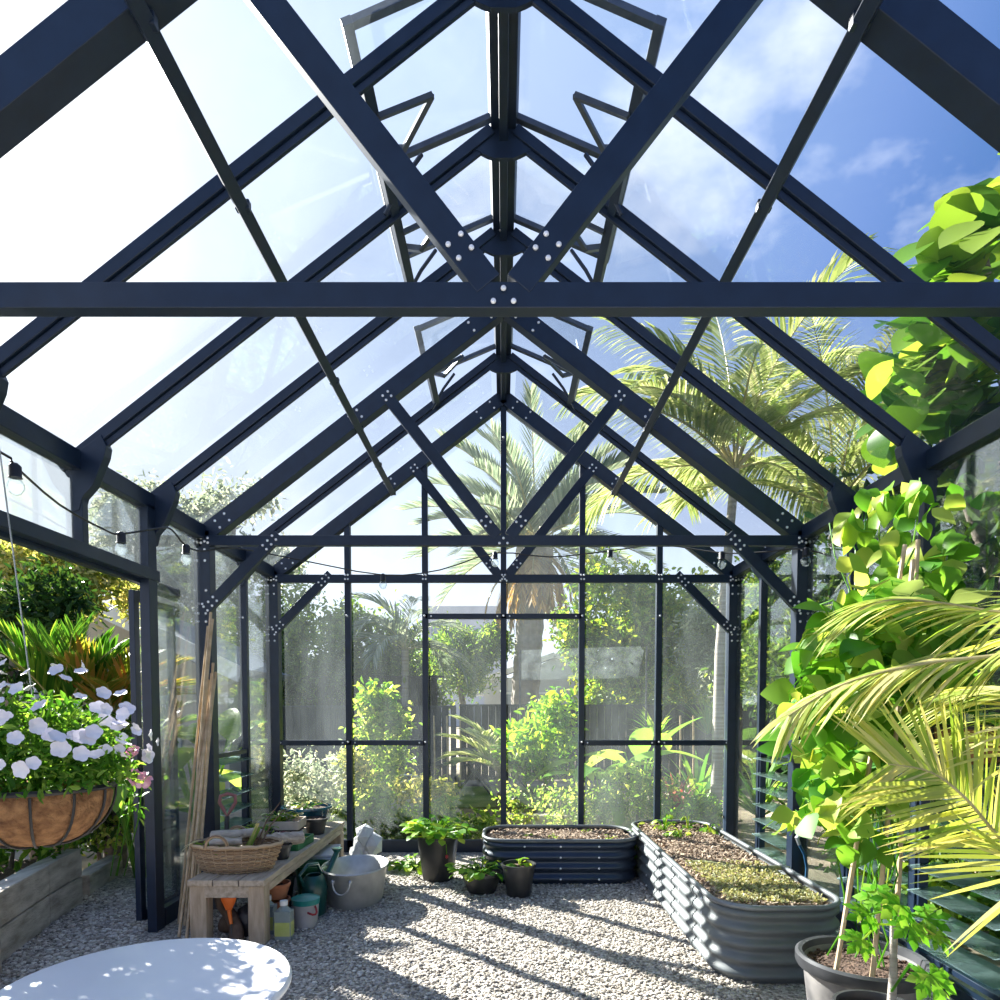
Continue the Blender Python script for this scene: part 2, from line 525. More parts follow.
roof = struct('ceiling', (0, 3, RZ), 'glazed gable roof of the glasshouse on dark navy trusses', 'roof')
for ti, d in enumerate(TRUSSES):
    tr = empty('truss', (0, d, EZ), roof)
    r_ = .009 if d < 3 else .0105
    for s in (-1, 1):
        mb = MB()
        a, b = yv(rp(s * (HW + .07)), d), yv(V((0, 0, RZ)), d)
        mb.bar(a, b, .10, .125, up=(0, 0, 1))
        for t0 in (.035, .075):
            for off in (-.035, .035):
                p = rp(s * HW * t0 * 1.4, off); bolts(mb, [(p.x, p.z)], d - .05, r_)
        for x0 in (1.06, 1.12):
            for off in (-.03, .03):
                p = rp(s * x0, off); bolts(mb, [(p.x, p.z)], d - .05, r_)
        for x0 in (2.05, 2.12):
            for off in (-.035, .025):
                p = rp(s * x0, off); bolts(mb, [(p.x, p.z)], d - .05, r_)
        mb.build('truss_rafter', ['frame', 'bolt'], tr, bevel=.005)
        mb = MB()
        a, b = V((s * .045, d - .032, EZ + .0)), V((s * .87, d - .032, RZ - SL * .87))
        mb.bar(a, b, .046, .085, up=(0, 0, 1))
        ax = (b - a).normalized(); pn = V((-ax.z, 0, ax.x))
        L = (b - a).length
        for t0 in (.11, .16, L - .045, L - .005):
            for o in (-.024, .024):
                p = a + ax * t0 + pn * o
                bolts(mb, [(p.x, p.z)], d - .055, r_)
        mb.build('web_brace', ['frame', 'bolt'], tr, bevel=.004)
        mb = MB()
        a, b = V((s * 2.25, d - .032, 2.13)), V((s * 1.67, d - .032, 2.715))
        mb.bar(a, b, .044, .08)
        ax = (b - a).normalized(); pn = V((-ax.z, 0, ax.x)); L = (b - a).length
        for t0 in (.05, .1, .15, L - .14, L - .09, L - .04):
            for o in (-.02, .02):
                p = a + ax * t0 + pn * o
                bolts(mb, [(p.x, p.z)], d - .054, r_)
        mb.build('knee_brace', ['frame', 'bolt'], tr, bevel=.004)
    mb = MB()
    mb.box((0, d - .028, EZ - .032), (2 * HW, .05, .075))
    for x, z in ((-.03, -.025), (.03, -.025), (0, .012)):
        bolts(mb, [(x, EZ - .03 + z)], d - .0525 - .006, r_)
    for s in (-1, 1):
        for o in (.0, .05):
            bolts(mb, [(s * (HW - o), EZ - .015), (s * (HW - o), EZ - .05)], d - .053, r_)
    mb.build('tie_beam', ['frame', 'bolt'], tr, bevel=.004)

# ridge, purlins
mb = MB()
mb.box((0, 2.8, RZ + .045), (.13, 7.6, .05)); mb.box((0, 2.8, RZ - .005), (.045, 7.6, .07))
mb.build('ridge_beam', ['frame'], roof, bevel=.004)
for s in (-1, 1):
    mb = MB()
    c = rp(s * 1.115, -.075)
    mb.bar((c.x, -1, c.z), (c.x, D3 - .01, c.z), .05, .035, up=(s * SL, 0, 1))
    for d in RAFT + TRUSSES:
        mb.box((c.x, d, c.z + .008), (.058, .03, .04))
    mb.build('purlin', ['frame'], roof, bevel=.003)
# secondary rafters with gusset plates
def poly_plate(mb, pts, y0, y1, mi=0):
    n = len(pts)
    vs = [(x, y0, z) for x, z in pts] + [(x, y1, z) for x, z in pts]
    fs = [tuple(range(n)), tuple(reversed(range(n, 2 * n)))]
    fs += [(i, i + n, (i + 1) % n + n, (i + 1) % n) for i in range(n)]
    mb.add(vs, fs, mi)
for d in RAFT:
    for s in (-1, 1):
        mb = MB()
        a, b = yv(rp(s * (HW + .06), .05), d), yv(rp(s * .03, .05), d)
        mb.bar(a, b, .045, .055)
        mb.bar(yv(rp(s * (HW + .06), .005), d), yv(rp(s * .03, .005), d), .018, .03)
        # eave gusset
        pts = [(2.27, 2.46), (2.225, 2.47), (2.205, 2.54), (2.15, 2.60), (2.085, 2.75), (2.075, 2.80), (2.10, 2.86), (2.27, 2.74)]
        poly_plate(mb, [(s * x, z) for x, z in pts], d - .03, d + .03)
        mb.build('rafter', ['frame'], roof, bevel=.003)
    mb = MB()
    w = .22
    pts = [(-.21, RZ - .115), (-.14, RZ - .085), (-.09, RZ - .11), (-.05, RZ - .125), (.05, RZ - .125), (.09, RZ - .11), (.14, RZ - .085), (.21, RZ - .115), (.05, RZ + .02), (-.05, RZ + .02)]
    poly_plate(mb, pts, d - .012, d + .012)
    mb.build('ridge_gusset', ['frame'], roof)
# roof glass: one pane per bay, above and below the purlin; vent bays start lower
def pane(parent, c4, th=.004, mat='glass'):
    mb = MB()
    c4 = [V(p) for p in c4]
    n = (c4[1] - c4[0]).cross(c4[3] - c4[0]).normalized() * th / 2
    mb.add([p - n for p in c4] + [p + n for p in c4], [(3, 2, 1, 0), (4, 5, 6, 7), (0, 1, 5, 4), (1, 2, 6, 5), (2, 3, 7, 6), (3, 0, 4, 7)])
    return mb.build('glass_pane', mat, parent)
ys = sorted(RAFT + TRUSSES)
VENTS = [(2.832, 3.574), (3.574, 4.316), (5.05, 5.795)]
for a, b in zip(ys[:-1], ys[1:]):
    vent = any(abs(a - v[0]) < .02 for v in VENTS)
    for s in (-1, 1):
        top = .56 if vent else .06
        for x0, x1 in ((top, 1.115), (1.12, HW + .08)):
            p0, p1 = rp(s * x0, .085), rp(s * x1, .085)
            pane(roof, [yv(p0, a + .004), yv(p1, a + .004), yv(p1, b - .004), yv(p0, b - .004)], mat='roofglass')
        if vent:
            mb = MB()
            c = rp(s * .55, .03)
            mb.bar((c.x, a, c.z), (c.x, b, c.z), .05, .045, up=(s * SL, 0, 1))
            mb.build('vent_sill', ['frame'], roof, bevel=.003)

# open roof vents
wn = 0
def vent(ya, yb, mids, labs):
    global wn
    for s in (-1, 1):
        wn += 1
        h = V((s * .055, 0, RZ + .09)); c = V((s * .64, 0, RZ - .155))
        g = struct('window_%d' % wn, (h.x, (ya + yb) / 2, h.z), labs[s], 'roof vent')
        up = V((s * .38, 0, 1))
        mb = MB()
        for y in [ya + .02, yb - .02] + mids:
            mb.bar(yv(h, y), yv(c, y), .035, .03, up=up)
        mb.bar(yv(c, ya), yv(c, yb), .045, .035, up=up)
        mb.bar(yv(h, ya), yv(h, yb), .035, .035, up=up)
        mb.build('vent_frame', ['frame_light'], g, bevel=.002)
        yy = [ya + .03] + mids + [yb - .03]
        for y0, y1 in zip(yy[:-1], yy[1:]):
            o = V((0, 0, .004))
            pane(g, [yv(h, y0) + o, yv(c, y0) + o, yv(c, y1) + o, yv(h, y1) + o], mat='roofglass')
        for y0, y1 in zip(yy[:-1], yy[1:]):
            mb = MB()
            sill = rp(s * .54, .0)
            e = V((s * .318, 0, RZ - .23))
            ym = y0 + .12
            mb.bar(yv(sill, ym), yv(e, ym + .10), .022, .022)
            mb.bar(yv(e, ym + .10), V((s * .484, ym + .36, RZ - .255)), .022, .022)
            mb.bar(V((s * .484, ym + .36, RZ - .255)), V((s * .60, ym + .44, RZ - .19)), .03, .03)
            mb.build('opener_arm', ['frame_light'], g)
            mb = MB()
            q = V((s * .50, ym + .48, RZ - .30))
            mb.tube([q + V((-s * .09, 0, .12)), q, q + V((s * .10, .02, -.16))], .011, 6)
            mb.build('lever', ['frame'], g)
vent(2.84, 4.305, [3.574], {-1: 'open double roof vent at the ridge nearest the camera, on the sunny slope', 1: 'open double roof vent at the ridge nearest the camera, on the slope above the vines'})
vent(5.06, 5.785, [], {-1: 'open single roof vent near the end gable, on the sunny slope', 1: 'open single roof vent near the end gable, on the palm side slope'})

# side walls
def louvre(n, s, y0, y1, z0, z1, k, label, wdt=.17, tilt=-6):
    x = s * (HW + .005)
    g = struct('window_%d' % n, (x, (y0 + y1) / 2, z0), label, 'louvre window')
    mb = MB()
    for y in (y0 + .012, y1 - .012):
        mb.box((x, y, (z0 + z1) / 2), (.05, .024, z1 - z0))
    mb.box((x, (y0 + y1) / 2, z1), (.055, y1 - y0, .035)); mb.box((x, (y0 + y1) / 2, z0), (.055, y1 - y0, .03))
    mb.build('louvre_frame', ['frame'], g, bevel=.002)
    for i in range(k):
        z = z0 + (i + .6) * (z1 - z0) / k
        Rm = Matrix.Rotation(math.radians(tilt) * s, 3, 'Y')
        mb = MB()
        mb.box((x - s * .005, (y0 + y1) / 2, z), (wdt, y1 - y0 - .05, .006), rot=Rm)
        mb.build('blade', 'louvre', g)

for s, side in ((-1, 'left'), (1, 'right')):
    w = struct('wall_' + side, (s * HW, 3, 0), 'glazed side wall with ' + ('the wide open doorway' if s < 0 else 'louvres behind the vines'), 'wall')
    for d in TRUSSES:
        mb = MB()
        mb.box((s * HW, d, EZ / 2 + .02), (.12, .10, EZ + .04))
        bolts(mb, [(s * HW + dx, z) for z in (2.66, 2.60, 2.52, 2.13, 2.07) for dx in (-.03, .025)], d - .05)
        bolts(mb, [(s * HW, 2.2), (s * HW + .03, 2.3)], d - .05)
        mb.build('post', ['frame', 'bolt'], w, bevel=.005)
    mb = MB()
    mb.box((s * (HW + .01), 2.85, EZ + .03), (.08, 7.5, .10)); mb.box((s * (HW + .05), 2.85, EZ + .075), (.10, 7.5, .02))
    mb.build('eave_beam', ['frame'], w, bevel=.004)
    mb = MB()
    if s < 0:
        for a, b in ((-.9, 2.83), (4.316, 6.5)):
            mb.box((s * HW, (a + b) / 2, .06), (.05, b - a, .12))
    else:
        mb.box((s * HW, 2.8, .035), (.05, 7.4, .07))
    mb.build('base_rail', ['frame'], w, bevel=.003)
    for d in RAFT:
        mb = MB()
        z0 = 0
        if s < 0 and abs(d - 3.574) < .02: z0 = 2.25
        wd = .10 if (s < 0 and abs(d - 4.316) < .02) else .05
        dj = d - (.07 if wd > .06 else 0)
        mb.box((s * HW, dj, (z0 + EZ) / 2), (.06, wd, EZ - z0))
        if s < 0 and z0 == 0: bolts(mb, [(s * HW + .005, 1.02), (s * HW, .12), (s * HW, 2.2)], d - wd / 2)
        mb.build('stud', ['frame', 'bolt'], w, bevel=.003)
    bays = list(zip(ys[:-1], ys[1:]))
    for a, b in bays:
        x = s * (HW + .012)
        if s < 0 and a > 2.8 and b < 4.35:
            z0 = 2.30
        elif abs(a - 5.05) < .01 or (s > 0 and a > 2.05 and b < 4.35):
            z0 = 1.06
        else:
            z0 = .13
        pane(w, [(x, a + .03, z0), (x, b - .03, z0), (x, b - .03, EZ - .02), (x, a + .03, EZ - .02)])
    if s < 0:
        mb = MB()
        mb.box((-HW, (2.83 + 4.316) / 2, 2.27), (.07, 1.5, .07)); mb.box((-HW - .05, 3.4, 2.235), (.05, 2.6, .05))
        mb.build('door_header', ['frame'], w, bevel=.003)
louvre(5, -1, 5.10, 5.77, .13, 1.05, 7, 'louvre window behind the potting bench')
louvre(6, 1, 5.10, 5.77, .13, 1.05, 7, 'louvre window beside the far end of the long bed')
louvre(7, 1, 3.60, 4.29, .13, 1.05, 7, 'louvre window behind the bamboo stakes of the vine pot')
louvre(8, 1, 2.86, 3.55, .13, 1.05, 7, 'louvre window nearest the camera behind the yellow fronds')
louvre(9, 1, 2.14, 2.81, .13, 1.05, 7, 'louvre window mostly beyond the picture edge')
# sliding door leaf pushed behind the fixed pane
dr = struct('door_1', (-2.33, 4.45, 0), 'sliding glass door leaf pushed open behind the fixed pane', 'door')
mb = MB()
for y in (4.235, 4.70):
    mb.box((-2.33, y, 1.12), (.035, .06, 2.1))
for z in (.09, 2.14):
    mb.box((-2.33, 4.467, z), (.033, .42, .07))
mb.build('door_frame', ['frame'], dr, bevel=.003)
pane(dr, [(-2.33, 4.25, .12), (-2.33, 4.68, .12), (-2.33, 4.68, 2.12), (-2.33, 4.25, 2.12)])

# end gable wall
wb = struct('wall_back', (0, D3, 0), 'glazed end gable wall with dark mullions facing the garden', 'wall')
MX = [-1.512, -.762, 0, .762, 1.512]
for x in MX:
    mb = MB()
    top = RZ - SL * abs(x) - .05
    mb.box((x, D3, top / 2), (.056, .06, top))
    bolts(mb, [(x + o, z) for o in (-.014, .014) for z in (2.70, 2.66)] + ([(x, 1.09), (x, 2.31)] if x else [(x, 2.31), (x, 4.0)]), D3 - .06)
    mb.build('mullion', ['frame', 'bolt'], wb, bevel=.003)
for x0, x1, z in ((-HW, -.762, 1.08), (.762, HW, 1.08), (-.762, .762, 2.31)):
    mb = MB()
    mb.box(((x0 + x1) / 2, D3 - .005, z), (x1 - x0, .05, .05))
    for xe in (x0, x1) + tuple(x for x in MX if x0 < x < x1):
        for o in (-.06, .06):
            if x0 + .03 < xe + o < x1 - .03: bolts(mb, [(xe + o, z)], D3 - .03, .009)
    mb.build('rail', ['frame', 'bolt'], wb, bevel=.003)
mb = MB(); mb.box((0, D3, .06), (2 * HW, .06, .12)); mb.build('base_rail', ['frame'], wb, bevel=.003)
xs = [-HW] + MX + [HW]
for x0, x1 in zip(xs[:-1], xs[1:]):
    y = D3 + .012
    if max(abs(x0), abs(x1)) < .8:
        spans = [(.12, 2.3), (2.32, 2.68)]
    else:
        spans = [(.12, 1.07), (1.09, 2.68)]
    for z0, z1 in spans:
        pane(wb, [(x0 + .01, y, z0), (x1 - .01, y, z0), (x1 - .01, y, z1), (x0 + .01, y, z1)])
    za, zb = RZ - SL * abs(x0) - .01, RZ - SL * abs(x1) - .01
    pane(wb, [(x0 + .01, y, 2.72), (x1 - .01, y, 2.72), (x1 - .01, y, max(2.74, zb)), (x0 + .01, y, max(2.74, za))])

# ------------------------------------------------------------------ festoon lights
sl = thing('string_lights', at(120, 535, 3.7), 'black festoon light string with clear bulbs slung along the roof', 'string lights')
kp = [(-160, 380, 2.1), (0, 452, 2.83), (15, 466, 2.9), (60, 505, 3.3), (105, 530, 3.65), (121, 534, 3.8), (160, 528, 4.1), (172, 530, 4.25), (186, 546, 4.4), (203, 551, 4.7), (235, 548, 5.1), (300, 560, 5.6), (383, 575, 5.95), (440, 570, 6.0), (495, 553, 6.0), (550, 557, 6.0), (610, 551, 5.9), (660, 545, 5.7), (722, 553, 5.3), (765, 552, 5.0), (806, 549, 4.85), (850, 565, 4.6)]
P3 = [at(*k) for k in kp]
mb = MB()
sm = []
for i in range(len(P3) - 1):
    p0, p1, p2, p3 = P3[max(i - 1, 0)], P3[i], P3[i + 1], P3[min(i + 2, len(P3) - 1)]
    for t in (0, .33, .66):
        sm.append(.5 * ((2 * p1) + (p2 - p0) * t + (2 * p0 - 5 * p1 + 4 * p2 - p3) * t * t + (3 * p1 - p0 - 3 * p2 + p3) * t ** 3))
mb.tube(sm + [P3[-1]], .006, 5)
mb.build('cable', 'wire', sl)
for i in (2, 5, 8, 12, 14, 16, 18, 20):
    p = P3[i]
    mb = MB()
    mb.lathe([(.012, .012), (.024, 0), (.024, -.045), (.028, -.05)], p, 10, 0, cap1=True)
    so = mb.build('socket', 'wire', sl, smooth=True)
    mb = MB()
    mb.lathe([(.018, -.05), (.032, -.075), (.034, -.095), (.02, -.118), (.004, -.125)], p, 12, 0, cap1=True)
    mb.build('light_bulb', 'bulb', so, smooth=True)

# ------------------------------------------------------------------ foliage helpers
def rdir(rg):
    z = rg.uniform(-1, 1); a = rg.uniform(0, 2 * PI)
    r = math.sqrt(1 - z * z)
    return V((r * math.cos(a), r * math.sin(a), z))

def mass_leaves(mb, centers, L, W, seed, up=.5, mi=0, out=None, sc=(.6, 1.3)):
    """vectorised folded leaves at the given points"""
    g = np.random.default_rng(seed)
    c = np.asarray(centers)
    n = len(c)
    d = g.normal(size=(n, 3)); d[:, 2] -= .25
    d /= np.linalg.norm(d, axis=1)[:, None]
    nn = g.normal(size=(n, 3)) * .8
    nn[:, 2] += up
    if out is not None: nn += out
    s = np.cross(d, nn); s /= (np.linalg.norm(s, axis=1)[:, None] + 1e-9)
    nn = np.cross(s, d)
    l = (L * g.uniform(sc[0], sc[1], n))[:, None]
    w = l * (W / L)
    f = .25 * w
    vs = np.stack([c, c + d * l * .3 + s * w * .42 + nn * f, c + d * l * .68 + s * w * .40 + nn * f, c + d * l, c + d * l * .68 - s * w * .40 + nn * f, c + d * l * .3 - s * w * .42 + nn * f], 1)
    fi = np.array([(0, 1, 2, 3), (0, 3, 4, 5)])
    fs = fi[None] + (np.arange(n) * 6)[:, None, None]
    mb.addnp(vs.reshape(-1, 3), fs.reshape(-1, 4), mi)

def crown_pts(blobs, n, seed, clump=.28, k=40):
    g = np.random.default_rng(seed)
    vols = np.array([b[1][0] * b[1][1] * b[1][2] for b in blobs]) ** .67
    vols /= vols.sum()
    P = []
    for (c, r), v in zip(blobs, vols):
        m = max(10, int(n * v)); kk = max(4, int(k * v))
        u = g.normal(size=(kk, 3)); u /= np.linalg.norm(u, axis=1)[:, None]
        u *= g.uniform(.45, 1, (kk, 1)) ** .5
        cl = np.array(c) + u * np.array(r)
        idx = g.integers(0, kk, m)
        off = g.normal(size=(m, 3)) * clump * np.mean(r) * .75
        P.append(cl[idx] + off)
    P = np.concatenate(P)
    P[:, 2] = np.maximum(P[:, 2], .05)
    return P

def tree(name, loc, label, cat, blobs, n, L, W, mat, seed, trunk=None, bark='bark', group=None, clump=.28, k=40, fl=None, xlim=None, glasslim=True):
    """blobs: crown ellipsoids (world); trunk: list of (point, radius)"""
    t = thing(name, loc, label, cat, group)
    mb = MB()
    pts = crown_pts(blobs, n, seed, clump, k)
    if glasslim:   # nothing grows through the glasshouse
        keep = (np.abs(pts[:, 0]) > 2.55) | (pts[:, 1] > 6.85)
        pts = pts[keep]
    if xlim: pts = pts[(pts[:, 0] > xlim[0]) & (pts[:, 0] < xlim[1])]
    mass_leaves(mb, pts, L, W, seed + 1)
    mb.build('foliage', mat, t)
    if fl:
        m2 = MB(); q = pts[np.random.default_rng(seed + 2).integers(0, len(pts), fl[1])]
        q = q + np.array((0, -.03, .04)); mass_leaves(m2, q, fl[2], fl[2], seed + 5)
        m2.build('blossom', fl[0], t)
    mb = MB()
    if trunk:
        for tk in trunk:
            mb.tube([p for p, r in tk], [r for p, r in tk], 8)
    else:
        b = V(loc)
        for (c, r) in blobs[:4]:
            e = V(c)
            mb.tube([b + V((R.uniform(-.03, .03), 0, 0)), b.lerp(e, .5) + V((R.uniform(-.1, .1) * r[0], 0, 0)), e + V((0, 0, r[2] * .3))], [.05 * max(r[0], .2), .035 * max(r[0], .2), .012 * max(r[0], .2)], 6)
    mb.build('trunk' if cat in ('tree', 'palm') else 'stem', bark, t, smooth=True)
    return t

def frond(parent, base, az, el, L, droop, n, ll, lw, mats, rise=.15, vee=.25, seed=0, start=.12, ang=50, hang=.35, rr=.012, taper=.5, twist=0.0):
    """one feather frond: midrib plus leaflets down both sides"""
    g = random.Random(seed)
    mb = MB()
    base = V(base)
    h = V((math.cos(az), math.sin(az), 0))
    pts, tang = [], []
    p = base.copy(); K = 14
    for i in range(K + 1):
        e = el - droop * (i / K) ** 1.3
        t = h * math.cos(e) + V((0, 0, math.sin(e)))
        pts.append(p.copy()); tang.append(t)
        p = p + t * (L / K)
    mb.tube(pts, [rr * (1 - .85 * i / K) for i in range(K + 1)], 5, 1)
    sd0 = h.cross(V((0, 0, 1))).normalized()
    for i in range(n):
        u = start + (1 - start) * (i + .5) / n
        fi = u * K; k = min(int(fi), K - 1); fr = fi - k
        pp = pts[k].lerp(pts[k + 1], fr); t = tang[k].lerp(tang[k + 1], fr).normalized()
        up = sd0.cross(t).normalized()
        if twist:
            q = Matrix.Rotation(twist, 3, t); sd, upx = q @ sd0, q @ up
        else: sd, upx = sd0, up
        prof = math.sin(PI * min(1, (.12 + u * .88)) ** .8) ** .6
        l = ll * (taper + (1 - taper) * prof) * g.uniform(.88, 1.08)
        for s in (-1, 1):
            a = math.radians(ang * (1 - .45 * u) + g.uniform(-5, 5))
            d = (sd * s * math.sin(a) + t * math.cos(a) + upx * (vee + g.uniform(-.06, .06))).normalized()
            q, dd = pp.copy(), d.copy()
            P, W = [], []
            for j in range(4):
                P.append(q.copy()); W.append(lw * (.55, 1, .75, .06)[j])
                q = q + dd * (l / 3)
                dd = (dd + V((0, 0, -hang * .6))).normalized()
            wd = d.cross(V((0, 0, 1)) if abs(d.z) < .9 else h)
            wd = (wd.normalized() * .85 + upx * .3 * s).normalized()
            wd = (wd - d * wd.dot(d)).normalized()
            mb.strip(P, [w / 2 for w in W], wd)
    return mb.build('frond', mats, parent)

def spiky(name, loc, label, cat, n, L, W, mat, seed, el=(25, 85), droop=.8, group=None, trunk=0):
    t = thing(name, loc, label, cat, group)
    g = random.Random(seed)
    mb = MB()
    b = V(loc) + V((0, 0, trunk))
    for i in range(n):
        az = g.uniform(0, 2 * PI); e = math.radians(g.uniform(*el)); l = L * g.uniform(.7, 1.1)
        h = V((math.cos(az), math.sin(az), 0)); sd = h.cross(V((0, 0, 1)))
        p = b + h * .02; P = []; Wd = []
        for j in range(6):
            P.append(p.copy()); Wd.append(W / 2 * (.5, .9, 1, .85, .55, .03)[j])
            ee = e - droop * (j / 5) ** 1.6
            p = p + (h * math.cos(ee) + V((0, 0, math.sin(ee)))) * (l / 5)
        mb.strip(P, Wd, sd)
    mb.build('leaves', mat, t)
    mb = MB(); mb.tube([V(loc), V(loc) + V((0, 0, trunk + .06))], [.05 if trunk else .03, .03], 7); mb.build('stem', 'bark', t)
    return t

HEART = [.55, .95, 1.0, .86, .62, .34, 0]
OVAL = [.5, .88, 1.0, .95, .7, 0]
ROUND = [.6, .95, 1.05, 1.0, .8, .45, 0]
LANCE = [.6, 1.0, .9, .65, .3, 0]

def herb(name, loc, label, cat, n, rad, h, leafL, leafW, mat, seed, prof=OVAL, group=None, parentless=True, up=.7, zmin=.0):
    """a small leafy plant: stems with a leaf at each tip"""
    t = thing(name, loc, label, cat, group)
    g = random.Random(seed)
    ml, ms = MB(), MB()
    b = V(loc)
    for i in range(n):
        a = g.uniform(0, 2 * PI); r = rad * math.sqrt(g.uniform(.02, 1)); z = h * g.uniform(.35, 1) * (1 - .45 * r / rad)
        tip = b + V((r * math.cos(a), r * math.sin(a), max(zmin, z)))
        ms.tube([b + V((r * .15 * math.cos(a), r * .15 * math.sin(a), 0)), b.lerp(tip, .55) + V((0, 0, z * .2)), tip], .0035, 4)
        d = V((math.cos(a), math.sin(a), g.uniform(-.5, .3)))
        ml.leaf(tip, d, V((g.uniform(-.4, .4), g.uniform(-.4, .4), 1)), leafL * g.uniform(.7, 1.2), leafW / 2 * g.uniform(.7, 1.2), prof, g.uniform(0, .5), .2)
    ml.build('leaves', mat, t, smooth='all')
    ms.build('stem', 'vine', t)
    return t

exec_plants = True
# ------------------------------------------------------------------ round table in the foreground
TB = V((-.92, 1.68, 0))
t = thing('round_table', TB, 'small round white garden table in the corner by the doorway', 'table')
mb = MB(); mb.lathe([(.30, .700), (.352, .702), (.360, .712), (.360, .722), (.354, .730), (.0005, .731)], TB, 64, cap1=True); mb.build('tabletop', 'tabletop', t, smooth=True)
mb = MB(); mb.lathe([(.335, .685), (.335, .7)], TB, 48, cap1=True); mb.lathe([(.03, 0.0), (.03, .69)], TB, 12, cap1=True); mb.build('pedestal', 'tabledark', t, smooth=True)
for i in range(3):
    a = 2 * PI * i / 3 + .3
    mb = MB(); mb.tube([TB + V((0, 0, .2)), TB + V((.16 * math.cos(a), .16 * math.sin(a), .12)), TB + V((.28 * math.cos(a), .28 * math.sin(a), .012))], .014, 8); mb.build('leg', 'tabledark', t)

# ------------------------------------------------------------------ hanging baskets
def hang_basket(c, rad, dep, top, label, chains=(.5, 2.6, 4.7), dx=0.0, cm='chain'):
    t = thing('hanging_basket', c, label, 'hanging basket')
    c = V(c)
    mb = MB()
    prof = [(.03, -dep)] + [(rad * math.sin(a) ** .75, -dep * math.cos(a)) for a in [PI / 2 * k / 9 for k in range(1, 10)]] + [(rad * .97, .012), (rad * .9, .0), (rad * .86, -.05)]
    mb.lathe(prof, c, 40)
    o = mb.build('coir_liner', 'coir', t, smooth='all')
    mb = MB(); mb.lathe([(rad * .9, -.04), (.001, -.03)], c, 30); mb.build('soil', 'darksoil', t)
    mb = MB()
    ring = [c + V(((rad + .006) * math.cos(2 * PI * i / 36), (rad + .006) * math.sin(2 * PI * i / 36), .008)) for i in range(36)]
    mb.tube(ring, .011, 6, closed=True)
    for i in range(12):
        a = 2 * PI * i / 12
        q = [c + V(((r + .006) * math.cos(a), (r + .006) * math.sin(a), z - .004)) for r, z in prof[:10]]
        mb.tube(q, .005, 5)
    mb.build('wire_frame', 'wire', t)
    for a in chains:
        mb = MB(); p = c + V((rad * math.cos(a), rad * math.sin(a), .01)); q = c + V((dx, 0, top - c.z))
        mb.tube([p, p.lerp(q, .8), q], .003, 5); mb.build('chain', cm, t)
    return t
HB = V((-1.755, 2.5, 1.135))
hang_basket(HB, .25, .21, 2.72, 'round coir-lined hanging basket of white petunias beside the open doorway', chains=(2.1, PI, 4.2), dx=-.135)
# petunia growing in it
t = thing('petunia', HB, 'mounded white petunia spilling from the hanging basket by the doorway', 'plant')
g = np.random.default_rng(11)
mb = MB()
u = g.normal(size=(3400, 3)); u /= np.linalg.norm(u, axis=1)[:, None]; u[:, 2] = np.abs(u[:, 2]) * .95 - .04
rr = g.uniform(.35, 1, (3400, 1)) ** .6
pp = np.array(HB) + np.array((0, 0, .03)) + u * rr * np.array((.34, .32, .36))
mass_leaves(mb, pp, .042, .017, 12, up=.8)
mb.build('leaves', 'petleaf', t)
mb = MB()
gg = random.Random(4)
for i in range(60):
    a = gg.uniform(0, 2 * PI); r = gg.uniform(.1, .32); z = gg.uniform(.1, .36)
    mb.tube([HB + V((r * .2 * math.cos(a), r * .2 * math.sin(a), -.03)), HB + V((r * .7 * math.cos(a), r * .7 * math.sin(a), z * .8)), HB + V((r * math.cos(a), r * math.sin(a), z))], .003, 4)
mb.build('stem', 'petleaf', t)
def flower_mesh(r, petals=5, depth=.35):
    mb = MB()
    n = petals * 6
    vs = [(0, 0, -depth * r)]; fs = []
    for ring, (rf, z) in enumerate(((.45, -.05), (1, .1))):
        for i in range(n):
            a = 2 * PI * i / n
            lob = 1 - (.16 if ring else .03) * (1 - abs(math.cos(a * petals / 2)))
            w = .06 * math.sin(a * petals) * ring
            vs.append((r * rf * lob * math.cos(a), r * rf * lob * math.sin(a), r * (z + w)))
    for i in range(n):
        j = (i + 1) % n
        fs.append((0, 1 + i, 1 + j)); fs.append((1 + i, 1 + n + i, 1 + n + j, 1 + j))
    mb.add(vs, fs)
    return mb
fm = None
gg = random.Random(9)
for i in range(98):
    a = gg.uniform(-PI * 1.05, PI * .22); e = math.asin(gg.uniform(.08, .98))
    rr = gg.uniform(.85, 1.2)
    d = V((math.cos(a) * math.cos(e), math.sin(a) * math.cos(e), math.sin(e)))
    loc = V((d.x * .36 * rr, d.y * .34 * rr, .06 + d.z * .38 * rr))
    if fm is None:
        fm = flower_mesh(.027).build('flower', 'petal', None, smooth='all'); o = fm
    else:
        o = fm.copy(); C.objects.link(o)
    o.parent = t
    o.location = loc
    nd = (d * .8 + V((gg.uniform(-.8, .8), gg.uniform(-.9, .5), gg.uniform(-.3, .6)))).normalized()
    o.rotation_euler = nd.to_track_quat('Z', 'Y').to_euler()
    s = gg.uniform(.7, 1.25); o.scale = (s, s, s)

HB2 = at(975, 728, 2.75)
hang_basket(HB2, .17, .15, 2.72, 'brown coir hanging basket half hidden by the yellow palm fronds', chains=(-.6, .2, 1.0), dx=.2, cm='wire')
herb('geranium', HB2 + V((0, 0, -.02)), 'lobed dark green geranium leaves over the brown coir basket', 'plant', 16, .2, .12, .11, .10, 'papaya', 31, ROUND)

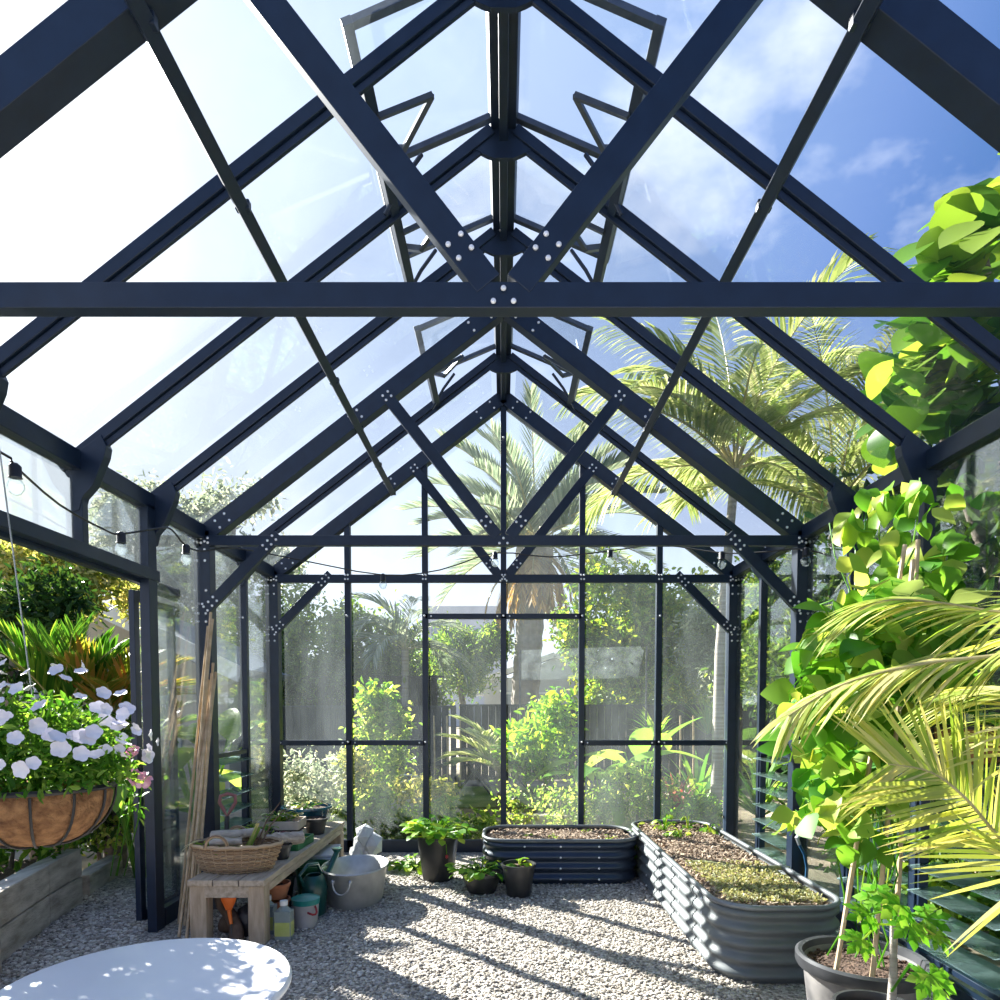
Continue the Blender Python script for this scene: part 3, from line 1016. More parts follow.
# ------------------------------------------------------------------ potting bench
BX0, BX1, BY0, BY1, BZ = -1.90, -1.43, 3.95, 5.98, .40
t = thing('potting_bench', ((BX0 + BX1) / 2, (BY0 + BY1) / 2, 0), 'low weathered wooden potting bench along the glass wall', 'bench')
for i in range(3):
    w_ = (BX1 - BX0) / 3
    mb = MB(); mb.box((BX0 + w_ * (i + .5), (BY0 + BY1) / 2, BZ - .019), (w_ - .006, BY1 - BY0, .038)); mb.build('plank', 'benchwood', t, bevel=.005)
for x in (BX0 + .06, BX1 - .06):
    for y in (BY0 + .065, BY1 - .065):
        mb = MB(); mb.box((x, y, (BZ - .038) / 2), (.10, .10, BZ - .038)); mb.build('leg', 'benchleg', t, bevel=.006)
for y in (BY0 + .03, BY1 - .03):
    mb = MB(); mb.box(((BX0 + BX1) / 2, y, BZ - .075), (BX1 - BX0 - .2, .035, .07)); mb.build('apron', 'benchwood', t, bevel=.004)
for x in (BX0 + .03, BX1 - .02):
    mb = MB(); mb.box((x, (BY0 + BY1) / 2, BZ - .065), (.03, BY1 - BY0 - .22, .05)); mb.build('apron', 'benchwood', t, bevel=.004)

# wicker basket on the bench
WB = V((-1.70, 4.22, BZ))
t = thing('wicker_basket', WB, 'shallow oval wicker basket full of cuttings on the bench end', 'basket')
SX, SY = 1.0, .62
def wr(z): return .205 + .075 * (z / .17) ** .8
mb = MB()
mb.lathe([(.19, .004), (.20, .012), (.001, .016)], WB, 40, 0, SX, SY)
for k in range(13):
    z = .012 + .152 * k / 12
    ring = []
    for i in range(72):
        a = 2 * PI * i / 72
        r = wr(z) + .0085 * math.sin(18 * a + (k % 2) * PI)
        ring.append(WB + V((r * SX * math.cos(a), r * SY * math.sin(a), z)))
    mb.tube(ring, .0058, 5, closed=True)
for i in range(36):
    a = 2 * PI * i / 36
    mb.tube([WB + V((wr(z) * SX * math.cos(a), wr(z) * SY * math.sin(a), z)) for z in (.0, .06, .12, .17)], .005, 5)
ring = [WB + V((wr(.17) * SX * math.cos(2 * PI * i / 48), wr(.17) * SY * math.sin(2 * PI * i / 48), .172 + .003 * math.sin(i * 2.1))) for i in range(48)]
mb.tube(ring, .013, 6, closed=True)
mb.build('woven_bowl', 'wicker', t, smooth=True)
for s in (-1, 1):
    mb = MB()
    hp = [WB + V((.07 * math.cos(PI * k / 10) - .06 + (.0 if s < 0 else .0), s * .165 * (1), .17 + .075 * math.sin(PI * k / 10))) for k in range(11)]
    mb.tube(hp, .010, 6); mb.build('handle', 'wicker', t, smooth=True)
def log(name, a, b, r, mat, label, cat='branch', group=None, seed=0):
    g = random.Random(seed); a, b = V(a), V(b)
    mb = MB(); P = []; rs = []
    for k in range(7):
        P.append(a.lerp(b, k / 6) + V((g.uniform(-1, 1), g.uniform(-1, 1), g.uniform(-.6, .6))) * r * .35); rs.append(r * g.uniform(.8, 1.12))
    mb.tube(P, rs, 10)
    return tag(mb.build(name, mat, None, smooth=True), label, cat, group)
log('driftwood', WB + V((-.18, .06, .20)), WB + V((.14, .10, .215)), .035, 'drift', 'pale driftwood stick lying across the back of the wicker basket', 'driftwood', None, 1)
log('driftwood', WB + V((-.15, -.07, .185)), WB + V((.05, -.05, .19)), .026, 'drift', 'short pale driftwood stub at the front of the wicker basket', 'driftwood', None, 2)
log('driftwood', WB + V((.08, .28, .13)), WB + V((.30, .42, .12)), .045, 'drift', 'thick forked driftwood piece on the bench behind the wicker basket', 'driftwood', None, 3)
herb('cutting', WB + V((-.17, -.03, .13)), 'white-edged leafy cutting at the doorway end of the wicker basket', 'cutting', 9, .10, .09, .08, .04, 'whitefl', 33)
herb('cutting', WB + V((-.08, .0, .12)), 'green leafy cuttings in the middle of the wicker basket', 'cutting', 12, .09, .08, .06, .035, 'citrus', 34)
mb = MB()
for i in range(14):
    a0 = WB + V((.07 + .02 * R.uniform(-1, 1), .0 + .02 * R.uniform(-1, 1), .13)); mb.tube([a0, a0 + V((.05, .05, .13 + R.uniform(-.03, .03)))], .006, 5)
tag(mb.build('twig_bundle', 'frond_y'), 'tied bundle of short greenish twigs standing in the wicker basket', 'twigs')
for k, (dx, dz, lab) in enumerate(((.0, .30, 'long dark bare twig rising steeply from the wicker basket'), (.025, .25, 'shorter dark bare twig leaning beside the long one'))):
    mb = MB(); a0 = WB + V((.10 + dx, .03, .12)); mb.tube([a0, a0 + V((.06, .06, dz * .6)), a0 + V((.14, .10, dz))], [.006, .005, .003], 5)
    tag(mb.build('twig', 'darklog'), lab, 'twig')

def pot(name, loc, r0, r1, h, label, cat='pot', mat='blackplastic', rim=.008, soil=.88, smat='darksoil', n=36, rimh=.02, group=None, sx=1, sy=1):
    t = thing(name, loc, label, cat, group)
    mb = MB()
    mb.lathe([(r0 * .95, 0), (r0, .006), (r1, h - rimh), (r1 + rim, h - rimh + .002), (r1 + rim, h), (r1 - .004, h), (r1 - .012, h - rimh), (max(.01, r0 + (r1 - r0) * soil - .006), h * soil - .015)], loc, n, 0, sx, sy)
    mb.build('pot_wall', mat, t, smooth=True)
    mb = MB()
    rs = r0 + (r1 - r0) * soil - .004
    g = random.Random(int(r1 * 1e4) + int(h * 1e4))
    rings = [(0, .012), (.4, .010), (.75, .006), (1, 0)]
    vs, fs = [], []
    for k, (q, z) in enumerate(rings):
        for i in range(20):
            a = 2 * PI * i / 20
            vs.append((loc[0] + rs * q * sx * math.cos(a), loc[1] + rs * q * sy * math.sin(a), loc[2] + h * soil + z + (g.uniform(-.006, .006) if q < 1 else 0)))
    for k in range(3):
        for i in range(20):
            j = (i + 1) % 20
            fs.append((k * 20 + i, (k + 1) * 20 + i, (k + 1) * 20 + j, k * 20 + j))
    mb.add(vs, fs); mb.build('soil', smat, t)
    return t
# things on the bench
b0 = V((-1.68, 5.66, BZ)); pot('glazed_planter', b0, .12, .205, .19, 'wide blue glazed planter bowl at the far end of the bench', 'planter', 'blueglaze', .008, .85, n=40)
herb('succulent', b0 + V((0, 0, .17)), 'small pale succulents in the blue glazed bowl', 'succulent', 22, .15, .08, .05, .035, 'cover', 41)
b1 = V((-1.53, 5.40, BZ)); pot('nursery_pot', b1, .065, .088, .13, 'black nursery pot on the bench edge before the blue bowl', 'pot')
def crate(name, c, sx, sy, h, mat, label, cat, rz=0, slats=True):
    t = thing(name, c, label, cat)
    c = V(c); Rz = Matrix.Rotation(rz, 3, 'Z')
    for k, (dx, dy, lx, ly) in enumerate(((0, -sy / 2, sx, .014), (0, sy / 2, sx, .014), (-sx / 2, 0, .014, sy), (sx / 2, 0, .014, sy))):
        mb = MB()
        if slats:
            for z in (h * .22, h * .74): mb.box(c + Rz @ V((dx, dy, z)), (lx, ly, h * .38), 0, rz)
        else:
            mb.box(c + Rz @ V((dx, dy, h / 2)), (lx, ly, h), 0, rz)
        mb.build('side', mat, t, bevel=.002)
    mb = MB(); mb.box(c + V((0, 0, .008)), (sx, sy, .014), 0, rz); mb.build('base', mat, t)
    mb = MB(); mb.box(c + V((0, 0, h * .4)), (sx - .02, sy - .02, h * .65), 0, rz); mb.build('soil', 'darksoil', t)
    return t
b2 = V((-1.73, 5.18, BZ)); crate('wooden_crate', b2, .30, .24, .17, 'palecrate', 'pale slatted wooden crate of seedlings on the bench', 'crate', .05)
herb('seedling', b2 + V((-.02, 0, .13)), 'pale yellow-green seedlings crowding the slatted crate', 'seedling', 60, .14, .12, .045, .03, 'cover', 42)
b3 = V((-1.56, 4.93, BZ)); crate('seed_tray', b3, .17, .34, .06, 'greenplastic', 'bright green plastic seed tray on the bench edge', 'tray', -.05, False)
herb('seedling', b3 + V((0, .05, .035)), 'tiny sprouts in the green plastic seed tray', 'seedling', 18, .09, .05, .03, .02, 'seedling', 43)
b4 = V((-1.80, 4.86, BZ)); pot('nursery_pot', b4, .08, .11, .13, 'squat black nursery pot of mixed seedlings mid bench', 'pot')
herb('flower_seedling', b4 + V((0, 0, .1)), 'yellow and green leafy seedlings in the squat black pot', 'seedling', 30, .12, .1, .05, .03, 'citrus', 44)
b5 = V((-1.66, 4.70, BZ)); pot('nursery_pot', b5, .06, .08, .10, 'small black pot with purple leaves mid bench', 'pot')
herb('purple_herb', b5 + V((0, 0, .08)), 'dark purple leafed herb in a small black pot', 'herb', 24, .09, .09, .05, .035, 'purple', 45)
b6 = V((-1.52, 4.52, BZ)); pot('nursery_pot', b6, .05, .066, .10, 'small black pot beside the wicker basket on the bench edge', 'pot')
mb = MB(); mb.box((-1.66, 4.98, BZ + .075), (.10, .22, .014), 0, .3); tag(mb.build('plant_label_board', 'drift'), 'thin grey wooden offcut lying between crate and green tray', 'offcut')
# under the bench
u = V((-1.36, 4.60, 0))
def jug(loc, label):
    t = thing('chemical_jug', loc, label, 'jug'); l = V(loc)
    mb = MB(); mb.box(l + V((0, 0, .09)), (.10, .075, .18)); mb.lathe([(.045, .18), (.02, .205), (.02, .215)], l, 14, 0, cap1=True); mb.build('bottle', 'jug', t, bevel=.012)
    mb = MB(); mb.box(l + V((0, -.0385, .07)), (.092, .003, .085)); mb.box(l + V((.0505, 0, .07)), (.003, .065, .085)); mb.build('paper_label', 'juglabel', t)
    mb = MB(); mb.lathe([(.024, .212), (.024, .24)], l, 14, cap1=True); mb.build('cap', 'whiteplastic', t)
jug((-1.36, 4.08, 0), 'clear plastic jug with yellow-green label in front of the bench leg')
jug((-1.50, 4.19, 0), 'second clear jug with white cap half behind the bench leg')
t = thing('bucket', (-1.30, 4.33, 0), 'pale grey bucket with teal rim and red handle under the bench', 'bucket')
mb = MB(); mb.lathe([(.075, 0), (.085, .16), (.08, .16), (.07, .03)], (-1.30, 4.33, 0), 28); mb.build('body', 'bucket', t, smooth=True)
mb = MB(); mb.lathe([(.089, .15), (.092, .185), (.05, .20), (.001, .2)], (-1.30, 4.33, 0), 28); mb.build('lid', 'teal', t, smooth=True)
mb = MB(); mb.tube([V((-1.30, 4.33, 0)) + V((.095 * math.cos(PI * k / 8 - .9), -.095 * math.sin(PI * k / 8 + .2), .15 - .05 * math.sin(PI * k / 8))) for k in range(9)], .007, 6); mb.build('handle', 'red', t)
pot('terracotta_pot', V((-1.52, 4.36, 0)), .075, .10, .17, 'larger terracotta pot under the bench behind the jugs', 'pot', 'terracotta', .008, .5)
pot('terracotta_pot', V((-1.50, 4.36, .178)), .065, .085, .10, 'terracotta pot nested on top of the larger one under the bench', 'pot', 'terracotta', .006, .7)
# watering can
wc = V((-1.315, 4.58, 0))
t = thing('watering_can', wc, 'dark green watering can beside the bench next to the tub', 'watering can')
mb = MB(); mb.lathe([(.085, 0), (.095, .01), (.10, .20), (.085, .25), (.06, .275), (.055, .27), (.07, .24)], wc, 30, 0, .85, 1.1); mb.build('body', 'darkgreen', t, smooth=True)
mb = MB(); mb.tube([wc + V((.03, .06, .08)), wc + V((.05, .18, .24)), wc + V((.085, .30, .37))], [.03, .022, .018], 10); mb.lathe([(.02, 0), (.04, .03)], wc + V((.085, .30, .365)), 14, 0, cap1=True); mb.build('spout', 'darkgreen', t, smooth=True)
mb = MB(); mb.tube([wc + V((-.05, -.08, .22)), wc + V((-.06, -.13, .3)), wc + V((-.02, -.08, .36)), wc + V((.02, .02, .345)), wc + V((.03, .07, .27))], .012, 8); mb.build('handle', 'darkgreen', t, smooth=True)
pot('green_pot', V((-1.42, 4.92, 0)), .10, .13, .27, 'tall bright green plastic pot under the bench', 'pot', 'greenplastic', .008, .6)
pot('nursery_pot', V((-1.62, 4.70, 0)), .10, .13, .24, 'large black nursery pot under the middle of the bench', 'pot')
t = thing('white_tray', (-1.52, 5.35, 0), 'stack of pale plastic trays on the floor under the bench', 'tray')
for k in range(4):
    mb = MB(); mb.box((-1.52 + .01 * k, 5.38 + .012 * k, .18 + .025 * k), (.26, .42, .022), 0, .04 * k); mb.build('tray_layer', 'whiteplastic', t, bevel=.004)
mb = MB(); mb.box((-1.54, 5.38, .085), (.24, .38, .17)); mb.build('tray_base', 'bucket', t, bevel=.006)
# firewood and trowel between the front legs
log('firewood', (-1.80, 4.16, .30), (-1.62, 4.02, .03), .045, 'darklog', 'dark split log leaning between the front legs of the bench', 'log', None, 7)
log('firewood', (-1.62, 4.26, .055), (-1.78, 4.20, .055), .05, 'darklog', 'dark log lying flat behind the leaning one under the bench', 'log', None, 8)
log('firewood', (-1.80, 4.40, .05), (-1.66, 4.50, .05), .045, 'drift', 'grey log deepest under the bench', 'log', None, 9)
mb = MB(); mb.blob((-1.60, 4.12, .11), (.07, .08, .115), 0, .1); tag(mb.build('plastic_sack', 'blackbag', None, smooth='all'), 'small black plastic sack against the front bench leg', 'sack')
t = thing('trowel', (-1.67, 3.99, .02), 'orange handled trowel upended under the bench front', 'trowel')
mb = MB(); mb.tube([(-1.655, 4.0, .12), (-1.67, 4.01, .2)], [.010, .014], 8); mb.lathe([(.018, 0), (.045, .06), (.05, .11), (.03, .13)], (-1.675, 4.015, .2), 12, 0, 1, .3, cap1=True); mb.build('handle', 'orange', t, smooth=True)
mb = MB(); mb.tube([(-1.655, 4.0, .12), (-1.645, 3.995, .05), (-1.635, 3.99, .012)], [.006, .022, .004], 8, flat=.3); mb.build('blade', 'darkmetal', t)
# bamboo canes leaning in the corner by the post
for i in range(11):
    bx = -2.14 + .021 * i + R.uniform(-.02, .02); by = 4.50 - .03 * i + R.uniform(-.12, .05)
    tp = V((-2.165 + R.uniform(-.02, .03), 4.955 + R.uniform(-.03, .02), R.uniform(1.55, 2.05) if i > 2 else 2.03 + .05 * i))
    bs = V((min(bx, -1.93), by - .1, .0))
    mb = MB(); K = 12; P = []; rs = []
    for k in range(K + 1):
        P.append(bs.lerp(tp, k / K) + V((0, 0, 0))); rs.append(.0085 + (.0018 if k % 3 == 0 else 0))
    mb.tube(P, rs, 7)
    tag(mb.build('bamboo_cane', 'bamboo'), 'thin bamboo cane in the bundle leaning on the post beside the bench', 'bamboo cane', 'bamboo canes leaning on the post')
# spade
t = thing('garden_spade', (-2.0, 4.80, 0), 'garden spade with faded red D handle standing by the bamboo canes', 'spade')
sb, st = V((-1.96, 4.62, .02)), V((-2.01, 4.84, .80))
mb = MB(); mb.tube([sb.lerp(st, .3), sb.lerp(st, .8)], .017, 10); mb.build('shaft', 'tabledark', t)
mb = MB(); ax = (st - sb).normalized(); sd = V((1, .2, 0)).normalized()
c0 = sb.lerp(st, .80)
ringp = [c0, c0 + ax * .05 + sd * .025, c0 + ax * .10 + sd * .055, c0 + ax * .15 + sd * .05, c0 + ax * .165, c0 + ax * .15 - sd * .05, c0 + ax * .10 - sd * .055, c0 + ax * .05 - sd * .025]
mb.tube(ringp, .013, 8, closed=True); mb.build('grip', 'spade', t, smooth=True)
mb = MB(); q = sb.lerp(st, .32)
mb.bar(sb, q, .17, .012, up=(0, -1, .3)); mb.build('blade', 'darkmetal', t, bevel=.004)

# ------------------------------------------------------------------ galvanised tub
tc = V((-1.10, 4.90, 0))
t = thing('washtub', tc, 'oval galvanised zinc washtub on the gravel beside the bench', 'washtub')
mb = MB(); mb.lathe([(.20, 0), (.205, .008), (.245, .25), (.256, .262), (.250, .272), (.240, .265), (.20, .03), (.001, .025)], tc, 48, 0, .95, 1.25); mb.build('tub_body', 'zinc', t, smooth=True)
for a in (-PI / 2 - .12, PI / 2):
    mb = MB(); r = Matrix.Rotation(a, 3, 'Z')
    base = r @ V((1, 0, 0)); e = V((base.x * .242 * .95, base.y * .242 * 1.25, .205)); tg = V((-base.y, base.x, 0))
    out = V((base.x, base.y, 0))
    P = []
    for k in range(11):
        th = PI * k / 10
        P.append(tc + e + tg * (.062 * math.cos(th)) + out * (.012 + .01 * math.sin(th)) + V((0, 0, -.085 * math.sin(th) + .008)))
    mb.tube(P, .007, 8)
    for s in (-1, 1): mb.blob(tc + e + tg * (.062 * s) + out * .006 + V((0, 0, .01)), (.016, .016, .02), 0, 0)
    mb.build('ring_handle', 'chain', t, smooth=True)
mb = MB(); g = random.Random(3)
for i in range(5): mb.blob((-1.33 + .035 * i, 6.02 + .02 * (i % 2), .10 + .08 * (i % 3)), (.08, .07, .10), 0, .3, g)
tag(mb.build('white_sack', 'whitebag'), 'crumpled white plastic sack against the end wall behind the tub', 'sack')

# ------------------------------------------------------------------ black pots by the end bed
p1 = V((-.545, 5.50, 0)); pot('nursery_pot', p1, .125, .17, .37, 'tall black nursery pot of strawberries beside the end bed', 'pot')
herb('strawberry_plant', p1 + V((0, 0, .32)), 'bushy strawberry plant in the tall black pot', 'plant', 120, .27, .25, .085, .07, 'straw', 51, ROUND)
mb = MB(); mb.blob(p1 + V((.09, -.20, .235)), (.014, .014, .018), 0, .05); tag(mb.build('strawberry', 'red', None, smooth='all'), 'single red strawberry hanging over the tall black pot rim', 'strawberry')
mb = MB(); mb.tube([p1 + V((.09, -.20, .25)), p1 + V((.085, -.195, .33)), p1 + V((.04, -.1, .37))], .003, 4); tag(mb.build('strawberry_runner', 'straw'), 'thin green stalk carrying the red strawberry', 'stalk')
p2 = V((-.17, 5.14, 0)); pot('bowl_pot', p2, .11, .155, .155, 'low wide black bowl pot on the gravel before the end bed', 'pot')
herb('strawberry_plant', p2 + V((0, 0, .12)), 'small strawberry plant spreading over the low black bowl', 'plant', 50, .22, .15, .07, .055, 'straw', 52, ROUND)
p3 = V((.115, 5.03, 0)); pot('nursery_pot', p3, .09, .125, .245, 'upright black nursery pot nearest the camera before the end bed', 'pot')
herb('seedling', p3 + V((0, 0, .20)), 'single broad-leafed seedling in the upright black pot', 'seedling', 10, .06, .1, .075, .06, 'straw', 53, ROUND)
herb('strawberry_plant', V((-.98, 5.85, 0)) + V((.2, 0, 0)), 'low strawberry runners creeping over gravel by the washtub', 'plant', 70, .24, .12, .07, .055, 'straw', 54, ROUND)

# ------------------------------------------------------------------ corrugated raised beds
def rrect(x0, x1, y0, y1, r, n=10):
    P = []
    for cx, cy, a0 in ((x1 - r, y1 - r, 0), (x0 + r, y1 - r, PI / 2), (x0 + r, y0 + r, PI), (x1 - r, y0 + r, 1.5 * PI)):
        for k in range(n + 1):
            a = a0 + PI / 2 * k / n
            P.append((cx + r * math.cos(a), cy + r * math.sin(a), math.cos(a), math.sin(a)))
    return P
def bed(name, x0, x1, y0, y1, h, r, mat, label, waves, rivets, seam, seed):
    t = thing(name, ((x0 + x1) / 2, (y0 + y1) / 2, 0), label, 'raised bed')
    P = rrect(x0, x1, y0, y1, r)
    if seam:   # overlapping side panels show as steps along the long side
        pass
    n = len(P)
    mb = MB(); vs, fs = [], []
    K = waves * 8
    for k in range(K + 1):
        z = h * k / K
        o = .013 * math.sin(2 * PI * waves * k / K - PI / 2)
        for (x, y, nx, ny) in P: vs.append((x + nx * o, y + ny * o, z))
    for k in range(K):
        for i in range(n):
            j = (i + 1) % n
            fs.append((k * n + i, k * n + j, (k + 1) * n + j, (k + 1) * n + i))
    mb.add(vs, fs)
    for (x, y, nx, ny) in rivets:
        for k in range(waves):
            z = h * (k + .5) / waves
            mb.disc((x + nx * .012, y + ny * .012, z), (nx, ny, 0), .009, .006, 7, 1)
    for (x, y, nx, ny) in seam:
        for k in range(K):
            z = h * (k + .5) / K; o = .013 * math.sin(2 * PI * waves * (k + .5) / K - PI / 2) + .003
            mb.box((x + nx * o, y + ny * o, z), (.006 if ny == 0 else .012, .012 if ny == 0 else .006, h / K), 0)
    mb.build('steel_wall', [mat, 'bolt'], t, smooth=True)
    mb = MB()
    rimp = [V((x, y, h)) for x, y, _, _ in P]
    mb.tube(rimp, .016, 8, closed=True); mb.build('rim', 'rim' if mat == 'bedgrey' else 'bedgrey', t, smooth=True)
    # mounded soil
    mb = MB(); g = np.random.default_rng(seed)
    nx_, ny_ = 46, int(46 * (y1 - y0) / (x1 - x0)) if y1 - y0 > x1 - x0 else 24
    vs, fs = [], []
    top = h - .035
    for i in range(ny_ + 1):
        for j in range(nx_ + 1):
            u, v = j / nx_ * 2 - 1, i / ny_ * 2 - 1
            sx, sy = (x1 - x0) / 2 - .012, (y1 - y0) / 2 - .012
            px, py = u * sx, v * sy
            dx, dy = max(0, abs(px) - (sx - r)), max(0, abs(py) - (sy - r))
            dd = math.hypot(dx, dy)
            if dd > r:
                px = math.copysign(sx - r + dx * r / dd, px); py = math.copysign(sy - r + dy * r / dd, py)
            edge = max(abs(u), abs(v))
            vs.append(((x0 + x1) / 2 + px, (y0 + y1) / 2 + py, top + .022 * (1 - edge ** 3) + g.uniform(-.009, .009)))
    for i in range(ny_):
        for j in range(nx_):
            a = i * (nx_ + 1) + j
            fs.append((a, a + 1, a + nx_ + 2, a + nx_ + 1))
    mb.add(vs, fs)
    m = int(1500 * (x1 - x0) * (y1 - y0))
    xx = g.uniform(x0 + .06, x1 - .06, m); yy = g.uniform(y0 + .08, y1 - .08, m)
    mb2 = mb
    for q in range(m):
        mb2.box((xx[q], yy[q], top + .022 + g.uniform(-.008, .012)), (g.uniform(.012, .045), g.uniform(.005, .012), .005), 1, rot=Euler((g.uniform(-.5, .5), g.uniform(-.5, .5), g.uniform(0, 3.1))).to_matrix())
    mb.build('soil', ['soil', 'chips'], t)
    return t
EBX = (-.165, 1.10, 5.33, 5.97)
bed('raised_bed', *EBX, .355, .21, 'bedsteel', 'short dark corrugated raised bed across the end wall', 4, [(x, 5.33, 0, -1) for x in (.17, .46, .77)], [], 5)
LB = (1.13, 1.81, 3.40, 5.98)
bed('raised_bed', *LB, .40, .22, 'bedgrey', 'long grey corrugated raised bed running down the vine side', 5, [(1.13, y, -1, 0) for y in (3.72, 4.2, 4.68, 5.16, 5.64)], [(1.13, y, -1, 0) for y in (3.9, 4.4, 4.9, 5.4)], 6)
# seedlings in the beds
sg = random.Random(8)
for i, (x, y, lab) in enumerate(((.22, 5.60, 'tiny sprout nearest the strawberry pots in the end bed'), (.43, 5.52, 'tiny sprout at the front middle of the end bed'), (.72, 5.72, 'taller sprout at the back of the end bed'), (.88, 5.48, 'round-leafed seedling near the long bed end of the end bed'))):
    herb('seedling', (x, y, .325), lab, 'seedling', 6, .035, .07, .04, .025, 'seedling', 60 + i)
for i, (x, y, h, lab) in enumerate(((1.36, 5.62, .22, 'tallest leafy seedling at the far corner of the long bed'), (1.58, 5.66, .19, 'yellowish seedling in the middle of the long bed far end'), (1.72, 5.55, .15, 'pale seedling beside the far wall rim of the long bed'), (1.42, 5.32, .14, 'small seedling in front of the tallest one in the long bed'))):
    herb('seedling', (x, y, .36), lab, 'seedling', 16, .08, h, .065, .035, 'seedling', 70 + i)
herb('leafy_shoot', (1.135, 5.66, .02), 'leafy shoots filling the gap between the two raised beds', 'plant', 30, .05, .5, .06, .04, 'citrus', 77)
g = np.random.default_rng(21)
n = 3000
xx = g.uniform(1.22, 1.73, n); yy = 3.52 + g.beta(1.2, 1.6, n) * .95
pp = np.stack([xx, yy, .392 + g.uniform(0, .018, n)], 1)
mb = MB(); mass_leaves(mb, pp, .022, .014, 22, up=1.2)
tag(mb.build('creeping_thyme', 'cover'), 'mat of creeping pale herbs over the near half of the long bed', 'ground cover', None, 'stuff')
mb = MB(); P = [V((1.22 + .07 * k, 4.42 + .03 * math.sin(k * .9) - .02 * k, .395)) for k in range(10)]
mb.tube(P, [.012 + .004 * math.sin(k) for k in range(10)], 7); tag(mb.build('moss_ridge', 'cover'), 'low mossy ridge crossing the long bed between mulch and herbs', 'moss')

# ------------------------------------------------------------------ big pot with bean vines
bp = V((1.60, 2.93, 0))
t = thing('planter_pot', bp, 'large scuffed grey pot with dark rim holding the bamboo stakes', 'pot')
mb = MB(); mb.lathe([(.205, 0), (.21, .01), (.245, .30), (.235, .30), (.2, .2)], bp, 48); mb.build('pot_wall', 'greyplastic', t, smooth=True)
mb = MB(); mb.lathe([(.246, .27), (.268, .275), (.275, .29), (.275, .325), (.262, .335), (.245, .33), (.236, .29)], bp, 48, cap0=False); mb.build('rim', 'potrim', t, smooth=True)
mb = MB(); mb.lathe([(.24, .275), (.15, .288), (.001, .292)], bp, 30, cap0=False)
for i in range(260):
    a = R.uniform(0, 2 * PI); q = .225 * math.sqrt(R.random())
    mb.blob(bp + V((q * math.cos(a), q * math.sin(a), .286)), (.011, .009, .008), 0, .3)
mb.build('soil', 'darksoil', t)
stk = [((-.17, -.10), at(905, 545, 3.0), 'bamboo stake nearest the long bed in the big grey pot'), ((-.05, -.17), at(913, 560, 2.95), 'bamboo stake at the front of the big grey pot'), ((.13, -.02), at(918, 540, 3.0), 'bamboo stake on the louvre side of the big grey pot')]
for (dx, dy), top, lab in stk:
    a = bp + V((dx, dy, .27)); mb = MB(); K = 14
    mb.tube([a.lerp(top, k / K) for k in range(K + 1)], [.010 + (.002 if k % 3 == 0 else 0) for k in range(K + 1)], 8)
    tag(mb.build('bamboo_stake', 'bamboo'), lab, 'bamboo stake', 'bamboo stakes in the vine pot')

vt = thing('bean_vine', bp + V((0, 0, .29)), 'tall climbing bean with bright heart-shaped leaves on bamboo stakes', 'climbing plant')
g = random.Random(17)
ml, mst = MB(), MB()
# (px, py, depth, spread px, count, leaf length)
patches = [(905, 605, 2.95, 55, 30, .17), (850, 635, 2.95, 40, 34, .17), (885, 680, 2.95, 55, 34, .17), (830, 690, 3.0, 30, 26, .16), (828, 735, 2.95, 34, 34, .17), (890, 735, 3.0, 45, 34, .17), (845, 790, 2.9, 30, 34, .17), (862, 835, 2.85, 18, 9, .14), (955, 640, 2.95, 45, 30, .17), (880, 615, 3.0, 45, 24, .16), (805, 700, 2.95, 18, 10, .14), (822, 800, 2.95, 22, 14, .15), (930, 690, 3.0, 50, 34, .16), (815, 645, 3.0, 18, 10, .15), (790, 815, 3.0, 10, 4, .13), (885, 790, 2.95, 25, 12, .15), (880, 645, 3.05, 60, 30, .18)]
for (px, py, d, sprd, cnt, ll) in patches:
    for i in range(cnt):
        p = at(px + g.gauss(0, sprd * .5), py + g.gauss(0, sprd * .5), d + g.gauss(0, .12))
        if p.x > 2.02: p.x = 2.02 - g.random() * .2
        dd = V((g.uniform(-1, .7), g.uniform(-1, .4), g.uniform(-1, .15)))
        nn = V((g.uniform(-.9, .5), g.uniform(-1, .3), g.uniform(.1, 1.2)))
        ml.leaf(p, dd, nn, ll * g.uniform(.55, 1.15), ll * .44 * g.uniform(.65, 1.1), HEART, g.uniform(-.1, .6), g.uniform(.1, .35))
        mst.tube([p, p + V((g.uniform(-.03, .03), .05, g.uniform(-.05, .02))), p + V((g.uniform(-.06, .06), .1, -.07))], .0028, 4)
for i in range(6):
    a = bp + V((g.uniform(-.12, .12), g.uniform(-.12, .12), .29)); P = [a]; tp = at(905 + g.uniform(-40, 40), 560 + g.uniform(-20, 60), 2.95)
    for k in range(1, 13): P.append(a.lerp(tp, k / 12) + V((.05 * math.sin(k * 1.1 + i), .05 * math.cos(k * 1.1 + i), 0)))
    mst.tube(P, .004, 5)
ml.build('leaves', 'vine', vt, smooth='all'); mst.build('stem', 'vine', vt)
